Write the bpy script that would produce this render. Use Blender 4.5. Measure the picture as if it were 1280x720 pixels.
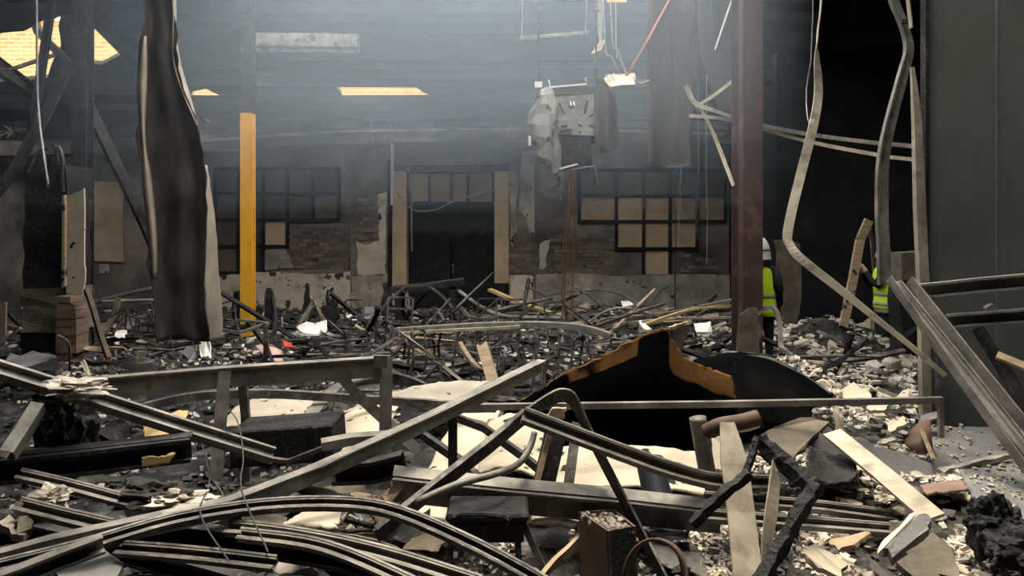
import bpy, bmesh, math, random
import numpy as np
from mathutils import Vector, Matrix, noise
from mathutils.geometry import delaunay_2d_cdt

random.seed(11)
for o in list(bpy.data.objects): bpy.data.objects.remove(o, do_unlink=True)
SC = bpy.context.scene
COL = SC.collection

# ------------------------------------------------------------------ camera
FPX, CZ, HOR = 930.0, 1.9, 280.0          # focal length in pixels, eye height, horizon row
cd = bpy.data.cameras.new('camera'); cam = bpy.data.objects.new('camera', cd); COL.objects.link(cam)
cam.location = (0, 0, CZ); cam.rotation_euler = (math.pi/2, 0, 0)
cd.sensor_width = 36; cd.lens = FPX/1280*36; cd.shift_y = -(360-HOR)/1280; cd.clip_start = .05
SC.camera = cam

# ------------------------------------------------------------------ sky, sun, exposure
W = bpy.data.worlds.new('sky'); SC.world = W; W.use_nodes = True
bg = W.node_tree.nodes['Background']; bg.inputs[0].default_value = (.97, .96, .93, 1); bg.inputs[1].default_value = 3.0
sl = bpy.data.lights.new('sun_offscreen', 'SUN'); sun = bpy.data.objects.new('sun_offscreen', sl); COL.objects.link(sun)
sl.energy = 1.5; sl.angle = math.radians(14); sl.color = (1.0, .84, .62)
sun.rotation_euler = Vector((.04, -.20, -1)).to_track_quat('-Z', 'Y').to_euler()
sun.location = (0, 8, 14)
VS = SC.view_settings
VS.view_transform = 'Standard'; VS.look = 'None'; VS.gamma = 1; VS.exposure = 1.4
VS.use_curve_mapping = False

# ------------------------------------------------------------------ helpers
def P(px, py, Y): return Vector(((px-640)/FPX*Y, Y, CZ-(py-HOR)/FPX*Y))
def tag(o, label=None, cat=None, group=None, kind=None):
    if label: o['label'] = label
    if cat: o['category'] = cat
    if group: o['group'] = group
    if kind: o['kind'] = kind
    return o
def empty(name, loc, label=None, cat=None, group=None):
    o = bpy.data.objects.new(name, None); COL.objects.link(o); o.location = loc; o.empty_display_size = .1
    bpy.context.view_layer.update()
    return tag(o, label, cat, group)
def mesh(name, verts, faces, mat, parent=None, smooth=False, solid=0, attr=None, bevel=0):
    """world-space verts -> one object; origin at the foot of the piece, or in the parent's frame"""
    V = [Vector(v) for v in verts]
    if parent is None:
        o0 = Vector(((min(v.x for v in V)+max(v.x for v in V))/2, (min(v.y for v in V)+max(v.y for v in V))/2, min(v.z for v in V)))
    else:
        o0 = parent_loc(parent)
    me = bpy.data.meshes.new(name); me.from_pydata([v-o0 for v in V], [], faces); me.update()
    bm = bmesh.new(); bm.from_mesh(me); bmesh.ops.recalc_face_normals(bm, faces=bm.faces); bm.to_mesh(me); bm.free()
    if smooth: me.polygons.foreach_set('use_smooth', [True]*len(me.polygons))
    if attr is not None:
        a = me.attributes.new('burn', 'FLOAT', 'POINT'); a.data.foreach_set('value', attr)
    me.materials.append(mat)
    o = bpy.data.objects.new(name, me); COL.objects.link(o)
    if parent is None: o.location = o0
    else: o.parent = parent
    if solid:
        m = o.modifiers.new('solid', 'SOLIDIFY'); m.thickness = solid; m.offset = 0
    if bevel:
        m = o.modifiers.new('bevel', 'BEVEL'); m.width = bevel; m.segments = 1; m.limit_method = 'ANGLE'
    return o
def parent_loc(p):
    l = Vector(p.location)
    while p.parent: p = p.parent; l += Vector(p.location)
    return l
def catmull(pts, n):
    if n <= 1 or len(pts) < 3: return list(pts)
    out = []
    for i in range(len(pts)-1):
        a, b, c, d = pts[max(i-1, 0)], pts[i], pts[i+1], pts[min(i+2, len(pts)-1)]
        for k in range(n):
            t = k/n
            out.append(.5*((2*b)+(c-a)*t+(2*a-5*b+4*c-d)*t*t+(3*b-a-3*c+d)*t**3))
    out.append(pts[-1]); return out
# profiles: closed outlines (u across, v up)
def rect(w, h): return [(-w/2, -h/2), (w/2, -h/2), (w/2, h/2), (-w/2, h/2)]
def chan(w, h, t=.004):      # U open to +v
    return [(-w/2, 0), (w/2, 0), (w/2, h), (w/2-t*2.2, h), (w/2-t, h-t), (w/2-t, t), (-w/2+t, t), (-w/2+t, h-t), (-w/2+t*2.2, h), (-w/2, h)]
def cee(w, h, t=.005):       # C open to +u, flanges top and bottom, small lips
    return [(w, 0), (w, h*.16), (w-t, h*.16), (w-t, t), (t, t), (t, h-t), (w-t, h-t), (w-t, h*.84), (w, h*.84), (w, h), (0, h), (0, 0)]
def ell(w, h, t=.005): return [(0, 0), (w, 0), (w, t), (t, t), (t, h), (0, h)]
def ibeam(w, h, t=.012):
    return [(-w/2, 0), (w/2, 0), (w/2, t), (t/2, t), (t/2, h-t), (w/2, h-t), (w/2, h), (-w/2, h), (-w/2, h-t), (-t/2, h-t), (-t/2, t), (-w/2, t)]
def ngon(r, n=8): return [(r*math.cos(2*math.pi*i/n), r*math.sin(2*math.pi*i/n)) for i in range(n)]
def sweep_geo(pts, prof, up=(0, 0, 1), roll=None, taper=None, jit=0):
    pts = [Vector(p) for p in pts]; n = len(pts); k = len(prof); vs = []; fs = []
    up = Vector(up)
    for i, p in enumerate(pts):
        t = (pts[min(i+1, n-1)]-pts[max(i-1, 0)])
        if t.length < 1e-9: t = Vector((0, 0, 1))
        t.normalize()
        s = t.cross(up)
        if s.length < 1e-3: s = t.cross(Vector((0, 1, 0)))
        s.normalize(); v = s.cross(t)
        if roll:
            x = i/(n-1)*(len(roll)-1); j = min(int(x), len(roll)-2); a = math.radians(roll[j]+(roll[j+1]-roll[j])*(x-j)) if len(roll) > 1 else math.radians(roll[0])
            s, v = s*math.cos(a)+v*math.sin(a), v*math.cos(a)-s*math.sin(a)
        f = 1
        if taper:
            x = i/(n-1)*(len(taper)-1); j = min(int(x), len(taper)-2); f = taper[j]+(taper[j+1]-taper[j])*(x-j)
        for (a, b) in prof:
            q = p+s*(a*f)+v*(b*f)
            if jit: q = q+Vector((random.uniform(-jit, jit), random.uniform(-jit, jit), random.uniform(-jit, jit)))
            vs.append(q)
    for i in range(n-1):
        for j in range(k): fs.append((i*k+j, i*k+(j+1) % k, (i+1)*k+(j+1) % k, (i+1)*k+j))
    fs.append(tuple(range(k-1, -1, -1))); fs.append(tuple(range((n-1)*k, n*k)))
    return vs, fs
def sweep(name, pts, prof, mat, parent=None, sm=1, smooth=False, **kw):
    vs, fs = sweep_geo(catmull([Vector(p) for p in pts], sm), prof, **kw)
    return mesh(name, vs, fs, mat, parent, smooth)
def box_geo(c, s, rot=None):
    R = rot or Matrix.Identity(3); c = Vector(c)
    vs = [c+R @ Vector((x*s[0]/2, y*s[1]/2, z*s[2]/2)) for x in (-1, 1) for y in (-1, 1) for z in (-1, 1)]
    return vs, [(0, 1, 3, 2), (4, 6, 7, 5), (0, 4, 5, 1), (2, 3, 7, 6), (0, 2, 6, 4), (1, 5, 7, 3)]
def box(name, c, s, mat, parent=None, rot=None, bevel=0): return mesh(name, *box_geo(c, s, rot), mat, parent, bevel=bevel)
def join(*geos):
    V, F = [], []
    for vs, fs in geos:
        n = len(V); V += list(vs); F += [tuple(i+n for i in f) for f in fs]
    return V, F
def slab(name, poly, th, mat, parent=None, jag=0, direction=None, sub=0):
    """irregular plate: outline of 3-D points, extruded by th along direction; sub adds ragged points along each edge"""
    pts = [Vector(p) for p in poly]
    if sub:
        q = []
        for i, p in enumerate(pts):
            r = pts[(i+1) % len(pts)]
            for k in range(sub):
                x = p.lerp(r, k/sub)
                if k or jag: x = x+Vector((random.uniform(-jag, jag), 0 if direction else random.uniform(-jag, jag)*.3, random.uniform(-jag, jag)))
                q.append(x)
        pts = q
    d = Vector(direction) if direction else (pts[len(pts)//3]-pts[0]).cross(pts[2*len(pts)//3]-pts[0]).normalized()
    n = len(pts); vs = pts+[p+d*th for p in pts]
    fs = [tuple(range(n)), tuple(range(2*n-1, n-1, -1))]+[(i, (i+1) % n, n+(i+1) % n, n+i) for i in range(n)]
    return mesh(name, vs, fs, mat, parent)
def wallslab(name, pix, Y, th, mat, parent=None, jag=0, sub=0):
    return slab(name, [P(x, y, Y) for x, y in pix], th, mat, parent, jag=jag, sub=sub, direction=(0, -1, 0))
def gridsheet(name, rows, mat, parent=None, nu=4, nv=4, th=.006, rough=0, nscale=2., burn=None, smooth=True, edge=0):
    """sheet through a grid of 3-D points (rows of equal length), Catmull-Rom refined, given thickness"""
    R = [catmull([Vector(p) for p in r], nu) for r in rows]
    C = list(zip(*R)); C = [catmull(list(c), nv) for c in C]; G = list(zip(*C))
    nr, nc = len(G), len(G[0]); vs = []; at = []
    for i, r in enumerate(G):
        for j, p in enumerate(r):
            q = Vector(p)
            if rough: q = q+noise.noise_vector(q*nscale)*rough
            if edge and (i in (0, nr-1) or j in (0, nc-1)): q = q+noise.noise_vector(q*22)*edge
            vs.append(q)
            if burn: at.append(burn(i/(nr-1), j/(nc-1)))
    fs = [(i*nc+j, i*nc+j+1, (i+1)*nc+j+1, (i+1)*nc+j) for i in range(nr-1) for j in range(nc-1)]
    return mesh(name, vs, fs, mat, parent, smooth, solid=th, attr=at if burn else None)
def pixsheet(name, rows, mat, **kw): return gridsheet(name, [[P(*q) for q in r] for r in rows], mat, **kw)
def copy_tree(o, parent=None):
    c = o.copy(); COL.objects.link(c); c.parent = parent
    for ch in o.children: copy_tree(ch, c)
    return c

# ------------------------------------------------------------------ materials
def mat(name, stops, scale=4, rough=.8, metal=0, bump=0, bscale=30, spots=None, rand=0, detail=6, stretch=None, burn=None, spec=.3):
    m = bpy.data.materials.new(name); m.use_nodes = True; N = m.node_tree.nodes; L = m.node_tree.links
    b = N['Principled BSDF']; b.inputs['Roughness'].default_value = rough; b.inputs['Metallic'].default_value = metal
    b.inputs['Specular IOR Level'].default_value = spec
    tc = N.new('ShaderNodeTexCoord'); co = tc.outputs['Object']
    if rand:
        oi = N.new('ShaderNodeObjectInfo'); ad = N.new('ShaderNodeVectorMath'); ad.operation = 'ADD'
        sc_ = N.new('ShaderNodeMath'); sc_.operation = 'MULTIPLY'; sc_.inputs[1].default_value = 57
        L.new(oi.outputs['Random'], sc_.inputs[0]); L.new(co, ad.inputs[0]); L.new(sc_.outputs[0], ad.inputs[1]); co = ad.outputs[0]
    if stretch:
        mp = N.new('ShaderNodeMapping'); mp.inputs['Scale'].default_value = stretch; L.new(co, mp.inputs[0]); cs = mp.outputs[0]
    else: cs = co
    n = N.new('ShaderNodeTexNoise'); n.inputs['Scale'].default_value = scale; n.inputs['Detail'].default_value = detail; n.inputs['Roughness'].default_value = .62
    L.new(cs, n.inputs['Vector'])
    r = N.new('ShaderNodeValToRGB'); e = r.color_ramp.elements
    while len(e) < len(stops): e.new(.5)
    for el, (p, c) in zip(e, stops): el.position = p; el.color = (*c, 1)
    L.new(n.outputs[0], r.inputs[0]); out = r.outputs[0]
    if rand:
        hs = N.new('ShaderNodeHueSaturation'); mr = N.new('ShaderNodeMapRange'); mr.inputs[3].default_value = 1-rand; mr.inputs[4].default_value = 1+rand
        L.new(oi.outputs['Random'], mr.inputs[0]); L.new(mr.outputs[0], hs.inputs['Value']); L.new(out, hs.inputs['Color']); out = hs.outputs[0]
    if spots:
        c, sscale, th = spots[:3]; wd = spots[3] if len(spots) > 3 else .03
        n2 = N.new('ShaderNodeTexNoise'); n2.inputs['Scale'].default_value = sscale; n2.inputs['Detail'].default_value = 3; L.new(co, n2.inputs['Vector'])
        r2 = N.new('ShaderNodeValToRGB'); r2.color_ramp.elements[0].position = th; r2.color_ramp.elements[1].position = th+wd
        L.new(n2.outputs[0], r2.inputs[0]); mx = N.new('ShaderNodeMix'); mx.data_type = 'RGBA'
        L.new(r2.outputs[0], mx.inputs[0]); L.new(out, mx.inputs[6]); mx.inputs[7].default_value = (*c, 1); out = mx.outputs[2]
    if burn:      # second colour where the thing is burnt (mesh attribute, broken up by noise)
        a = N.new('ShaderNodeAttribute'); a.attribute_name = 'burn'
        n3 = N.new('ShaderNodeTexNoise'); n3.inputs['Scale'].default_value = 5; n3.inputs['Detail'].default_value = 6; L.new(co, n3.inputs['Vector'])
        m1 = N.new('ShaderNodeMath'); m1.operation = 'MULTIPLY_ADD'; m1.inputs[1].default_value = .7; L.new(n3.outputs[0], m1.inputs[0]); L.new(a.outputs['Fac'], m1.inputs[2])
        r3 = N.new('ShaderNodeValToRGB'); r3.color_ramp.elements[0].position = .78; r3.color_ramp.elements[1].position = .9
        L.new(m1.outputs[0], r3.inputs[0]); mx = N.new('ShaderNodeMix'); mx.data_type = 'RGBA'
        L.new(r3.outputs[0], mx.inputs[0]); L.new(out, mx.inputs[6]); mx.inputs[7].default_value = (*burn, 1); out = mx.outputs[2]
    L.new(out, b.inputs['Base Color'])
    if bump:
        n4 = N.new('ShaderNodeTexNoise'); n4.inputs['Scale'].default_value = bscale; n4.inputs['Detail'].default_value = 5; L.new(co, n4.inputs['Vector'])
        bp = N.new('ShaderNodeBump'); bp.inputs['Strength'].default_value = bump; bp.inputs['Distance'].default_value = .02
        L.new(n4.outputs[0], bp.inputs['Height']); L.new(bp.outputs[0], b.inputs['Normal'])
    return m
def g(v): return (v, v, v)
M = {}
M['soot_wall'] = mat('sooty_plaster', [(.3, (.05, .046, .043)), (.5, (.15, .135, .12)), (.68, (.30, .26, .22))], .9, .9, bump=.3, bscale=12)
M['black_wall'] = mat('charred_wall', [(.3, g(.006)), (.6, g(.016)), (.78, (.05, .046, .042))], 1.6, .9, bump=.3, bscale=10)
M['roof'] = mat('sooty_roof', [(.3, g(.02)), (.7, g(.05))], 1.5, .9)
M['ash'] = mat('ash', [(.3, g(.006)), (.5, (.022, .021, .020)), (.62, (.075, .07, .063)), (.78, (.24, .22, .19))], 5.5, .95, bump=.9, bscale=25, detail=10)
M['concrete'] = mat('dirty_concrete', [(.3, g(.02)), (.7, (.09, .085, .08))], 2, .9)
M['plaster'] = mat('peeling_plaster', [(.3, (.30, .25, .20)), (.45, (.56, .47, .37)), (.7, (.72, .62, .49))], 3, .9, spots=((.05, .045, .04), 4.0, .58), bump=.3)
M['greyplaster'] = mat('grey_plaster', [(.3, (.18, .165, .145)), (.5, (.33, .30, .255)), (.7, (.54, .48, .40))], 2.4, .9, spots=((.05, .045, .04), 4.0, .64), bump=.3)
M['paleplaster'] = mat('pale_plaster', [(.3, (.42, .36, .28)), (.6, (.62, .54, .43))], 4, .9, bump=.2)
M['brick'] = mat('sooty_brick', [(.3, (.10, .083, .068)), (.7, (.26, .21, .17))], 5, .9, rand=.3)
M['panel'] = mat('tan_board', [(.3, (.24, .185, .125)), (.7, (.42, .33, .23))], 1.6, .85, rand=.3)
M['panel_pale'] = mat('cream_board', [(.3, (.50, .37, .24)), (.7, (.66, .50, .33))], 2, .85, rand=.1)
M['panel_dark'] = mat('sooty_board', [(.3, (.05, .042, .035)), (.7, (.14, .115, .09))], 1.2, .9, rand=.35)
M['dustboard'] = mat('burn_spotted_board', [(.3, (.30, .255, .19)), (.6, (.47, .41, .31))], 2, .85, spots=((.012, .012, .012), 6, .60))
M['jamb'] = mat('cream_jamb', [(.3, (.42, .31, .19)), (.7, (.62, .48, .31))], 2, .8)
M['char'] = mat('charcoal', [(.35, g(.006)), (.65, g(.022)), (.8, (.07, .065, .06))], 9, .75, bump=.9, bscale=40, detail=8)
M['blackmetal'] = mat('sooty_metal', [(.35, (.013, .013, .014)), (.6, (.036, .034, .032)), (.75, (.12, .11, .095))], 6, .7, .25, bump=.3, rand=.3, spots=((.15, .135, .115), 24, .58, .25))
M['stud'] = mat('burnt_galvanised_steel', [(.3, (.075, .072, .065)), (.5, (.19, .178, .155)), (.7, (.36, .33, .28))], 6, .6, .3, bump=.2, rand=.2, spots=((.06, .056, .05), 12, .50, .28))
M['studdark'] = mat('scorched_steel', [(.3, (.028, .028, .028)), (.5, (.072, .07, .066)), (.7, (.20, .18, .155))], 7, .6, .35, bump=.25, rand=.3, spots=((.24, .215, .18), 22, .56, .25))
M['cream_steel'] = mat('pale_scorched_steel', [(.3, (.20, .175, .13)), (.55, (.40, .345, .255)), (.75, (.56, .49, .37))], 3, .6, .15, rand=.1, spots=((.16, .14, .11), 9, .52, .28))
M['whiteboard'] = mat('white_board', [(.3, (.30, .255, .19)), (.6, (.47, .41, .31))], 2, .85, spots=((.012, .012, .012), 9, .68), bump=.1)
M['greyboard'] = mat('grey_board', [(.3, (.10, .10, .098)), (.7, (.21, .205, .195))], 2.5, .85, bump=.2, spots=((.4, .37, .32), 26, .69))
M['greenpanel'] = mat('grey_green_board', [(.3, (.085, .09, .076)), (.55, (.12, .127, .108)), (.75, (.155, .162, .14))], 1.1, .8, stretch=(1.3, 1, .8), bump=.05, bscale=60)
M['yellow'] = mat('yellow_paint', [(.3, (.62, .30, .015)), (.6, (.80, .41, .03))], 2.5, .5, spots=((.10, .07, .03), 12, .72))
M['redoxide'] = mat('red_oxide_paint', [(.3, (.030, .018, .015)), (.55, (.062, .033, .027)), (.75, (.15, .10, .08))], 2.6, .7, bump=.1)
M['rubble'] = mat('plaster_rubble', [(.3, (.18, .165, .14)), (.5, (.40, .36, .30)), (.7, (.58, .52, .43))], 8, .95, bump=.4, rand=.4)
M['rubbledark'] = mat('sooty_rubble', [(.3, g(.02)), (.55, (.075, .07, .064)), (.75, (.20, .185, .16))], 8, .95, bump=.4, rand=.5)
M['wood'] = mat('raw_wood', [(.3, (.22, .155, .095)), (.6, (.40, .30, .195))], 5, .8, stretch=(1, 1, 6), spots=((.03, .025, .02), 5, .58))
M['burnt_ply'] = mat('burnt_sheet', [(.3, g(.002)), (.7, g(.006))], 5, 1.0, bump=.25, burn=(.14, .070, .026), spec=0.)
M['sheet_grey'] = mat('sooty_roof_sheet', [(.3, (.030, .027, .025)), (.55, (.060, .052, .046)), (.75, (.13, .108, .09))], 2.4, .9, 0, stretch=(3, 3, .5), bump=.5, bscale=6)
M['sheet_pale'] = mat('pale_tan_sheet', [(.3, (.20, .17, .135)), (.7, (.42, .35, .27))], 2, .6, .3)  # lighter tan for the torn flaps and curled edge of the roof sheet
M['unit'] = mat('sooty_enamel', [(.3, (.11, .11, .10)), (.6, (.26, .26, .235))], 5, .6, .1, spots=((.09, .07, .05), 7, .6))
M['white'] = mat('white_enamel', [(.3, (.55, .54, .50)), (.7, (.75, .74, .70))], 3, .5)
M['copper'] = mat('copper_pipe', [(.3, (.20, .085, .055)), (.7, (.36, .17, .11))], 6, .5, .5)
M['wire'] = mat('burnt_cable', [(.3, g(.015)), (.7, g(.06))], 6, .7)
M['palewire'] = mat('bare_wire', [(.3, g(.16)), (.7, g(.34))], 6, .5, .4)
M['hivis'] = mat('hi_vis_yellow', [(.3, (.62, .86, .02)), (.7, (.76, 1.0, .04))], 3, .7)
M['silverband'] = mat('reflective_tape', [(.3, (.26, .28, .27)), (.7, (.36, .38, .36))], 6, .4)
M['cloth'] = mat('dark_clothing', [(.3, (.008, .010, .016)), (.7, (.018, .021, .032))], 6, .9)
M['skin'] = mat('skin', [(.3, (.42, .24, .16)), (.7, (.52, .31, .22))], 5, .6)
M['hair'] = mat('brown_hair', [(.3, (.10, .045, .022)), (.7, (.20, .10, .05))], 12, .6)
M['helmet'] = mat('white_plastic', [(.3, (.70, .70, .76)), (.7, (.78, .78, .84))], 3, .35)
M['shirt'] = mat('pale_shirt', [(.3, (.55, .5, .44)), (.7, (.66, .6, .54))], 4, .9)
M['pinkbrick'] = mat('bare_pink_brick', [(.3, (.12, .08, .058)), (.7, (.25, .17, .125))], 4, .9, bump=.3, rand=.15)
M['tanblock'] = mat('scorched_block', [(.3, (.05, .043, .033)), (.55, (.135, .115, .085)), (.75, (.2, .17, .125))], 3, .9, bump=.5)
M['bluepipe'] = mat('blue_grey_pipe', [(.3, (.012, .016, .021)), (.7, (.036, .045, .054))], 3, .5, .2)
M['paper'] = mat('paper', [(.3, (.6, .57, .52)), (.7, (.78, .75, .7))], 4, .9)
M['redpaper'] = mat('red_packaging', [(.3, (.42, .05, .035)), (.7, (.55, .09, .06))], 4, .7)
M['pinkpaper'] = mat('pink_packaging', [(.3, (.52, .33, .26)), (.7, (.68, .46, .37))], 4, .8)
M['osb'] = mat('ochre_board', [(.3, (.36, .25, .10)), (.7, (.52, .38, .17))], 5, .8)
M['rust'] = mat('rusty_sheet', [(.3, (.05, .03, .02)), (.6, (.13, .085, .06)), (.75, (.28, .13, .06))], 4, .7, .2)

def outer_brick():
    m = bpy.data.materials.new('sunlit_brick'); m.use_nodes = True; N = m.node_tree.nodes; L = m.node_tree.links; b = N['Principled BSDF']
    tc = N.new('ShaderNodeTexCoord'); mp = N.new('ShaderNodeMapping'); mp.inputs['Rotation'].default_value = (math.pi/2, 0, 0); L.new(tc.outputs['Object'], mp.inputs[0])
    br = N.new('ShaderNodeTexBrick'); br.inputs['Scale'].default_value = 1.0; br.inputs['Color1'].default_value = (.22, .08, .022, 1); br.inputs['Color2'].default_value = (.27, .12, .04, 1)
    br.inputs['Mortar'].default_value = (.33, .20, .09, 1); br.inputs['Brick Width'].default_value = .44; br.inputs['Row Height'].default_value = .15; br.inputs['Mortar Size'].default_value = .02
    L.new(mp.outputs[0], br.inputs[0]); L.new(br.outputs[0], b.inputs['Base Color']); b.inputs['Roughness'].default_value = .9
    return m
M['outerbrick'] = outer_brick()
# ------------------------------------------------------------------ the setting
XL, XR, YB, YF = -12.0, 9.0, 16.0, -4.0
RS, RZ = .30, 4.1                                  # roof rises towards the camera from the eaves above wall_back
def zroof(Y): return RZ+(YB-Y)*RS
def roofpt(px, py):                                # where a sight line meets the roof slope
    s = (HOR-py)/FPX                               # z = CZ + s*Y
    Y = (RZ+YB*RS-CZ)/(s+RS); return ((px-640)/FPX*Y, Y)
def fbm(x, y, s=1.): return noise.fractal(Vector((x*s, y*s, 3.7)), .9, 2.1, 4)
def blocked(x, y, m=0):                            # footprints of walls, pillars and people
    return x > 4.5-m and y > 13.0-m or -5.75-m < x < -4.95+m and 8.4-m < y < 9.25+m or 2.66-m < x < 2.99+m and 8.65-m < y < 9.08+m or x > 3.28-m and 5.9-m < y < 6.1+m or -5.65-m < x < -5.3+m and 9.25-m < y < 9.6+m or y > 15.7-m
def H(x, y):                                       # height of the debris bed
    h = .10+.07*fbm(x, y, .9)+.05*fbm(x+9, y, 2.7)
    def mound(cx, cy, rx, ry, a): return a*math.exp(-((x-cx)/rx)**2-((y-cy)/ry)**2)
    h += mound(2.6, 4.6, 1.0, 1.1, .22)+mound(3.0, 7.6, 1.5, 1.2, .30)+mound(-5.5, 9, 2.5, 2.5, .25)+mound(0, 12, 4, 2.2, .22)+mound(-.5, 9.5, 2.2, 1.6, .12)
    h += mound(2.2, 12.5, 2., 1.6, .18)+mound(4.6, 10.5, 1.2, 1.3, .3)+mound(4.15, 9.8, .5, .5, .34)
    return max(h, .015)
# floor slab and debris bed
fl = box('floor', ((XL+XR)/2, 6, -.1), (XR-XL+.6, 20.6, .2), M['concrete']); tag(fl, 'dirty concrete floor under the debris', 'floor', kind='structure')
nx, ny = 190, 190; vs = []; fs = []
for j in range(ny+1):
    for i in range(nx+1):
        x = XL+.02+(XR-XL-.04)*i/nx; y = 1.0+(YB-1.05)*(j/ny)**1.4; vs.append((x, y, H(x, y)))
for j in range(ny):
    for i in range(nx): a = j*(nx+1)+i; fs += [] if vs[a][0] > 4.75 and vs[a][1] > 13.2 else [(a, a+1, a+nx+2, a+nx+1)]
me = mesh('ash_bed', vs, fs, M['ash'], smooth=True); tag(me, 'grey and black ash bed spread over the whole floor', 'ash', kind='stuff')

# back wall: panels around the door opening, header beam, plinth
wb = []
def yz(x0, x1, y0, y1, Y=YB, d=.4):               # a block of wall given by pixel bounds on the plane Y
    a, b = P(x0, y0, Y), P(x1, y1, Y); return box_geo(((a.x+b.x)/2, Y+d/2, (a.z+b.z)/2), (abs(b.x-a.x), d, abs(a.z-b.z)))
D0, D1 = 490, 636
wb = join(yz(-140, D0, 120, 392), yz(D1, 1200, 120, 392), yz(D0, D1, 120, 213))
wall = mesh('wall_back', *wb, M['soot_wall']); tag(wall, 'sooty rear wall with bricked windows and plaster plinth', 'wall', kind='structure')
def wblk(name, x0, x1, y0, y1, d, m, parent=wall, Y=YB): return mesh(name, *yz(x0, x1, y0, y1, Y-d, d+.01), m, parent)
for nm, x, s in (('wall_left', XL-.15, 0), ('wall_right', XR+.15, 0)):
    w = box(nm, (x, 6, 4.6), (.3, 20, 9.6), M['black_wall']); tag(w, 'charred side wall of the hall', 'wall', kind='structure')
w = box('wall_front', ((XL+XR)/2, YF-.15, 5.2), (XR-XL+.6, .3, 10.6), M['black_wall']); tag(w, 'charred wall of the hall opposite the doors', 'wall', kind='structure')
# charred inner wall right of the red column
w = mesh('wall_inner', *join(box_geo((6.8, 13.2, 2.42), (4.3, .25, 5.0)), box_geo((4.78, 14.6, 2.15), (.25, 2.7, 4.4))), M['black_wall'])
tag(w, 'black charred inner wall behind the two people', 'wall', kind='structure')

# roof slope with burnt-through holes
holes_px = [
 [(-420, 20), (-200, 36), (-40, 48), (30, 40), (62, 24), (76, 22), (77, 60), (60, 98), (0, 103), (-40, 108), (-240, 118), (-420, 100)],  # stretched out of view on the left to throw light on wall_back
 [(108, 28), (146, 50), (166, 62), (128, 82), (110, 80)],
 [(240, 116), (258, 112), (292, 126), (242, 132)],
 [(140, 158), (170, 155), (172, 160), (141, 163)], [(246, 148), (264, 151), (265, 158), (247, 156)],
 [(420, 104), (440, 106), (520, 110), (548, 126), (450, 124), (428, 126)],
 [(312, 34), (447, 40), (447, 62), (312, 60)],
 [(757, -4), (784, -6), (784, 14), (758, 20)],
 [(755, 94), (793, 92), (795, 105), (762, 108)],
]
big = [(-2.4, 1.2), (-1.2, .8), (.8, 1.0), (2.2, .9), (3.4, 1.6), (3.1, 3.4), (3.5, 5.2), (3.0, 7.4), (3.3, 9.2), (3.2, 11.2), (2.0, 11.4), (1.0, 11.2), (0, 11.45), (-1.6, 11.3), (-3.0, 11.45), (-4.3, 11.2), (-4.5, 9.6), (-3.4, 8.4), (-2.4, 8.2), (-2.0, 7.2), (-2.5, 5.4), (-2.2, 3.2)]
def ragged(pl, a, n):
    out = []
    for i, p in enumerate(pl):
        q = pl[(i+1) % len(pl)]
        for k in range(n):
            t = k/n; out.append((p[0]+(q[0]-p[0])*t+(random.uniform(-a, a) if k else 0), p[1]+(q[1]-p[1])*t+(random.uniform(-a, a) if k else 0)))
    return out
holes = [ragged([roofpt(*q) for q in h], .03, 3) for h in holes_px]
holes[6] = [roofpt(*q) for q in holes_px[6]]
holes.append(ragged(big, .12, 4))
outer = [(XL-.3, YF-.3), (XR+.3, YF-.3), (XR+.3, YB+.4), (XL-.3, YB+.4)]
V2 = [Vector(p) for p in outer]; E = [(0, 1), (1, 2), (2, 3), (3, 0)]
for h in holes:
    n = len(V2); V2 += [Vector(p) for p in h]; E += [(n+i, n+(i+1) % len(h)) for i in range(len(h))]
def inside(p, poly):
    c = False; n = len(poly)
    for i in range(n):
        a, b = poly[i], poly[(i+1) % n]
        if (a[1] > p[1]) != (b[1] > p[1]) and p[0] < (b[0]-a[0])*(p[1]-a[1])/(b[1]-a[1])+a[0]: c = not c
    return c
r = delaunay_2d_cdt(V2, E, [], 0, 1e-5)
T2, F2 = r[0], r[2]
F2 = [f for f in F2 if not any(inside((sum(T2[i].x for i in f)/3, sum(T2[i].y for i in f)/3), h) for h in holes)]
me = mesh('ceiling', [(p.x, p.y, zroof(p.y)+.05) for p in T2], F2, M['roof'], solid=.08); tag(me, 'sooty pitched roof slope with holes burnt through it', 'roof', kind='structure')
# roof purlins and rafters
for k, Y in enumerate((11.7, 12.2, 13.45, 14.05, 14.75, 15.4)):
    z = zroof(Y)-.09
    o = sweep('roof_purlin', [(XL if k in (0, 4, 5) else -6.3, Y, z), (-5+random.random(), Y, z-.02), (1, Y, z-.05*(k % 2)), (XR, Y, z)], rect(.07, .16), M['black_wall'], jit=.004)
    tag(o, 'sooty timber purlin spanning the underside of the roof slope', 'roof beam', 'roof purlins')
for k, x in enumerate((-9.2, -6.6, 5.3, 7.3)):
    o = sweep('roof_rafter', [(x, 3, zroof(3)-.3), (x, 9, zroof(9)-.3), (x, YB-.05, zroof(YB)-.3)], ibeam(.16, .26), M['black_wall'])
    tag(o, 'sooty steel rafter running down the roof slope to the rear wall', 'roof beam', 'roof rafters')
# charred purlins left hanging across the burnt-out opening
for Y in (6.4, 9.2, 9.8, 10.3):
    z = zroof(Y)-.07; o = sweep('roof_purlin', [(-5.2, Y, z), (-1, Y, z-.03), (4.2, Y, z)], rect(.06, .12), M['black_wall'], jit=.004)
    tag(o, 'charred purlin bridging the burnt-out opening in the roof slope', 'roof beam', 'purlins across the roof opening')
def RH(px, Y, dz=-.1): return Vector(((px-640)/FPX*Y, Y, zroof(Y)+dz))      # a hanging point under the roof slope
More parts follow.
